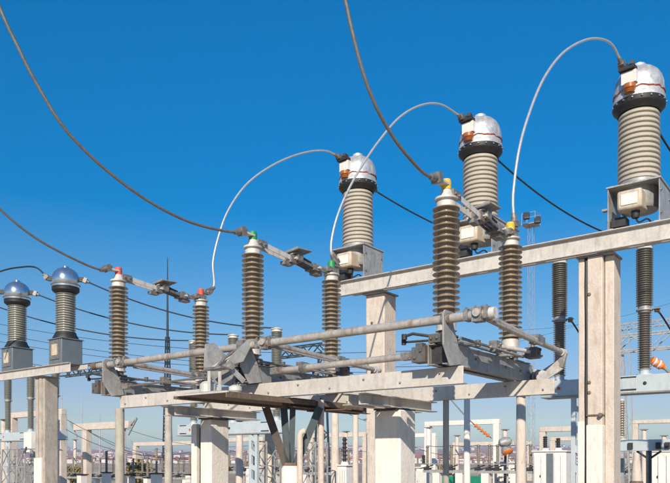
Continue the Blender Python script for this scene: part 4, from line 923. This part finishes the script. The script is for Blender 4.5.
# lattice gantries
def lattice_beam(xa, ya, xb, d, h, label, mt, r=0.02, legs=()):
    a = px(xa, ya, d); b = onv(xb, ya, a.y); b.z = a.z
    t = thing('lattice_gantry', label, 'gantry', (a.x, a.y, 0), 'steel lattice gantries')
    L = b.x - a.x; n = max(3, int(round(L / (h * 1.1)))); w = h
    for dy in (0, w):
        for dz in (0, h):
            part('chord', MB().bar((a.x, a.y + dy, a.z - dz), (b.x, a.y + dy, a.z - dz), r * 2.2), mt, t)
    mb = MB()
    for i in range(n):
        u0, u1 = a.x + L * i / n, a.x + L * (i + 1) / n
        z0, z1 = (a.z, a.z - h) if i % 2 else (a.z - h, a.z)
        for dy in (0, w): mb.bar((u0, a.y + dy, z0), (u1, a.y + dy, z1), r * 1.6)
        mb.bar((u0, a.y, a.z), (u1, a.y + w, a.z), r * 1.3); mb.bar((u0, a.y, a.z - h), (u1, a.y + w, a.z - h), r * 1.3)
    part('bracing', mb, mt, t)
    for x in legs:
        u = onv(x, ya, a.y).x
        for dx in (-0.35, 0.35): part('leg', MB().bar((u + dx * 1.6, a.y + w / 2, 0), (u + dx * 0.6, a.y + w / 2, a.z - h - r * 1.2), r * 3), mt, t)
        mb = MB()
        for k in range(10):
            z0, z1 = (a.z - h) * k / 10, (a.z - h) * (k + 1) / 10; s_ = 1 if k % 2 else -1
            f0, f1 = 0.56 - 0.035 * k, 0.56 - 0.035 * (k + 1)
            mb.bar((u - s_ * f0, a.y + w / 2, z0), (u + s_ * f1, a.y + w / 2, z1), r * 1.6)
        part('leg_bracing', mb, mt, t)
lattice_beam(612, 336, 730, 34, 0.75, 'pale steel lattice gantry behind the right-hand breaker pole', 'galv', 0.03, (616,))
lattice_beam(612, 325, 730, 48, 0.35, 'fainter upper lattice gantry further behind the right-hand breaker pole', 'galv', 0.022, (625,))
lattice_beam(58, 368, 108, 46, 0.55, 'dark blue lattice gantry beyond the end of the far transformer beam', 'bluedark', 0.03, (48,))
lattice_beam(274, 349, 322, 40, 0.5, 'dark blue lattice gantry glimpsed below the long shaft', 'bluedark', 0.03, (319,))

# masts
p = px(167.5, 480, 85)
t = lattice_tower('lattice_mast', (p.x, p.y, 0), 0.85, 0.30, zat(337, 85), 18, 'bluedark', 'slender dark lattice lightning mast with a needle top between the red-taped insulators', 'mast', 0.05)
part('needle', MB().tube([(p.x, p.y, zat(337, 85) - 0.2), (p.x, p.y, zat(300, 85)), (p.x, p.y, zat(258, 85))], [0.16, 0.11, 0.05], 8), 'bluedark', t)
p = px(531, 480, 46)
t = lattice_tower('floodlight_mast', (p.x, p.y, 0), 0.42, 0.30, zat(226, 46), 30, 'galv', 'pale lattice floodlight mast behind the yellow-taped rear terminal', 'mast', 0.007)
zp = zat(226, 46)
part('platform', MB().box((p.x, p.y, zp + 0.04), (0.95, 0.95, 0.05)), 'galv', t)
mb = MB()
for q in (-0.45, 0.45):
    mb.box((p.x + q, p.y, zp + 0.75), (0.025, 0.92, 0.025)).box((p.x, p.y + q, zp + 0.75), (0.92, 0.025, 0.025))
    for r_ in (-0.45, 0.45): mb.box((p.x + q, p.y + r_, zp + 0.42), (0.03, 0.03, 0.70))
part('railing', mb, 'galv', t)
for x, y in ((526.5, 216), (537.5, 220)):
    q = px(x, y, 45.4)
    fl = part('floodlight', MB().box(q, (0.40, 0.26, 0.46), Matrix.Rotation(YAW - 0.3, 3, 'Z') @ Matrix.Rotation(-0.5, 3, 'X')), 'dark', t, bevel=0.05)
    part('lens', MB().box(q + Vector((0.06, -0.12, -0.07)), (0.32, 0.05, 0.36), Matrix.Rotation(YAW - 0.3, 3, 'Z') @ Matrix.Rotation(-0.5, 3, 'X')), 'glass', fl)
    part('yoke', MB().bar(q, (p.x + (0.5 if x > 530 else -0.5), p.y, zp + 0.4), 0.07), 'galv', fl)
for x, y0, d, lab in ((62, 392, 70, 'thin white lightning rod above the portal behind the slotted pillar'), (82, 393, 66, 'thin white lightning rod above the bracketed portal'), (100, 410, 72, 'shorter thin white lightning rod by the grey round pole')):
    p = px(x, y0, d)
    single('lightning_rod', MB().tube([(p.x, p.y, 0), (p.x, p.y, p.z * 0.6), (p.x, p.y, p.z)], [0.10, 0.06, 0.03], 8), 'aluw', lab, 'rod', (p.x, p.y, 0), 'lightning rods')

# far overhead wires
def wire(pix, d0, d1, label, s=0.5, r=0.02, group='overhead wires'):
    a, b = px(*pix[0], d0), px(*pix[1], d1)
    single('overhead_wire', MB().tube(sag(a, b, s, 30), r, 6), 'wire', label, 'wire', a, group)
WL = ['thin dark overhead wire, highest of the four crossing low behind the disconnectors', 'thin dark overhead wire, second highest behind the disconnectors', 'thin dark overhead wire, third highest behind the disconnectors', 'thin dark overhead wire, lowest of the four behind the disconnectors']
for pix, d0, d1, s in ((((-30, 318), (430, 350)), 60, 50, 1.2), (((-30, 327), (430, 366)), 62, 50, 1.2), (((-30, 336), (430, 372)), 64, 52, 1.0), (((-30, 352), (420, 384)), 60, 52, 1.2)):
    wire(pix, d0, d1, WL.pop(0), s, 0.022)
WP = ['thin wire from the white portal behind the slotted pillar down past the split stanchion', 'thin wire from the white portal behind the slotted pillar, lower of its two', 'thin wire from the bracketed portal running behind the split stanchion', 'thin wire sagging under the bracketed portal to the stub insulators',
      'thin wire behind the vertical drive pipe and square stanchion', 'short thin wire sloping down to the square stanchion', 'thin wire from the square stanchion to the white pole', 'thin dark wire rising behind the triple concrete pillar', 'thin dark wire passing behind the yellow disconnector insulators']
for pix, d0, d1, s in ((((64, 418), (230, 462)), 33, 36, 0.7), (((64, 428), (190, 452)), 33, 32, 0.6), (((124, 428), (262, 444)), 38, 40, 0.5), (((90, 432), (190, 457)), 38, 33, 0.5), (((300, 440), (395, 452)), 36, 36, 0.2), (((330, 403), (392, 426)), 30, 30, 0.2), (((400, 438), (470, 452)), 34, 32, 0.4), (((520, 330), (680, 300)), 60, 60, 0.5), (((400, 365), (600, 318)), 60, 58, 0.4)):
    wire(pix, d0, d1, WP.pop(0), s, 0.012)

# fence, bushes, houses
for k, (x0, x1) in enumerate(((421, 438), (440, 457), (470, 487))):
    a = px(x0, 476, 38); b = onv(x1, 476, a.y)
    t = thing('fence_panel', 'low green sheet fence panel beyond the white stubs', 'fence', ((a.x + b.x) / 2, a.y, 0), 'green fence panels')
    part('sheet', MB().b2((a.x, a.y, 0.06), (b.x, a.y + 0.03, a.z)), 'greenp', t)
    for u in (a.x - 0.04, b.x + 0.04): part('fence_post', MB().b2((u - 0.039, a.y - 0.02, 0), (u + 0.039, a.y + 0.06, a.z + 0.05)), 'greenp', t)

def bush(x, d, h, w, label, n=900):
    p = px(x, 480, d); t = thing('bush', label, 'bush', (p.x, p.y, 0), 'olive bushes')
    rnd = random.Random(int(x * 7)); mb = MB()
    lobes = [(Vector((rnd.uniform(-0.6, 0.6) * w, rnd.uniform(-0.5, 0.5) * w, h * rnd.uniform(0.35, 0.8))), rnd.uniform(0.25, 0.5) * w) for _ in range(9)]
    for k in range(n):
        c_, R_ = rnd.choice(lobes)
        dr = Vector((rnd.gauss(0, 1), rnd.gauss(0, 1), rnd.gauss(0, 1))).normalized()
        c0 = c_ + dr * R_ * rnd.uniform(0.5, 1.05)
        if c0.z < 0.03: c0.z = rnd.uniform(0.03, 0.3)
        a1 = Vector((rnd.gauss(0, 1), rnd.gauss(0, 1), rnd.gauss(0, 1))).normalized(); a2 = a1.orthogonal().normalized()
        sz = rnd.uniform(0.07, 0.15); c0 = c0 + Vector((p.x, p.y, 0))
        mb.add([c0 + a1 * sz, c0 + a2 * sz * 0.6, c0 - a1 * sz, c0 - a2 * sz * 0.6], [(0, 1, 2, 3)])
    part('foliage', mb, 'leaf', t)
    mb = MB()
    for k in range(5):
        q = lobes[k][0]; mb.tube([(p.x + q.x * 0.15, p.y + q.y * 0.15, 0), (p.x + q.x * 0.6, p.y + q.y * 0.6, q.z * 0.6), (p.x + q.x, p.y + q.y, q.z)], [0.05, 0.035, 0.015], 6)
    part('stems', mb, 'bark', t)
bush(71, 48, 1.15, 1.3, 'low olive-yellow bush beyond the bracketed portal')
bush(133, 42, 1.55, 1.5, 'olive bush between the white stubs right of the grey round pole')
bush(255, 55, 1.2, 1.3, 'olive bush behind the middle breaker frame')
bush(440, 62, 1.3, 1.5, 'olive bush beyond the green fence panels')
bush(605, 60, 1.6, 1.6, 'olive bush beyond the triple pillar')

# the far town reads as one hazy mass of pale specks
rnd = random.Random(3)
TW, TR, TP = MB(), MB(), MB()
for i in range(900):
    x = rnd.uniform(-90, 760); d = 330 * (1800 / 330) ** rnd.random()
    a = math.atan((x - CX) / F); dist = d / math.cos(a)
    p = px(x, 460, d); z = hill_h(dist, a) - 0.3
    w, dp, h, r = rnd.choice(((7, 6, 3.5, 2), (11, 6, 5, 1.6), (5, 5, 3, 1.6), (16, 7, 4, 1.0)))
    sc = rnd.uniform(0.35, 0.75) * (0.6 + d / 1600); Rz = Matrix.Rotation(rnd.uniform(0, 3.1), 3, 'Z'); P = Vector((p.x, p.y, z))
    TW.box(P + Vector((0, 0, (h - 4) * sc / 2)), (w * sc, dp * sc, (h + 4) * sc), Rz)
    TR.prism([P + Rz @ (Vector(q) * sc) for q in ((-w / 2 - 0.3, -dp / 2 - 0.3, h + 0.01), (-w / 2 - 0.3, dp / 2 + 0.3, h + 0.01), (-w / 2 - 0.3, 0, h + r))], Rz @ Vector(((w + 0.6) * sc, 0, 0)))
    for sx in (-0.3, 0, 0.3):
        for sy in (-1, 1): TP.box(P + Rz @ (Vector((sx * w, sy * (dp / 2 + 0.02), h * 0.55)) * sc), (0.9 * sc, 0.05, 1.2 * sc), Rz)
town = MB(); cnt = []
for q in (TW, TR, TP): town.add(q.v, q.f); cnt.append(len(q.f))
o = setting('far_town', town, 'wallw', 'stuff')
o.data.materials.append(M['roof']); o.data.materials.append(M['pane'])
idx = [0] * cnt[0] + [1] * cnt[1] + [2] * cnt[2]
o.data.polygons.foreach_set('material_index', idx)

# ------------------------------------------------------------------ haze
hz = bpy.data.materials.new('haze'); hz.use_nodes = True
hn = hz.node_tree.nodes; hn.remove(hn['Principled BSDF'])
pv = hn.new('ShaderNodeVolumePrincipled')
pv.inputs['Color'].default_value = (0.60, 0.74, 1.0, 1)
pv.inputs['Density'].default_value = 0.0004
pv.inputs['Anisotropy'].default_value = 0.0
hz.node_tree.links.new(pv.outputs[0], hn['Material Output'].inputs['Volume'])
me = MB().b2((-3500, -3500, -1), (3500, 3500, 48)).mesh('haze', hz)
o = bpy.data.objects.new('haze', me); COL.objects.link(o); o['kind'] = 'stuff'
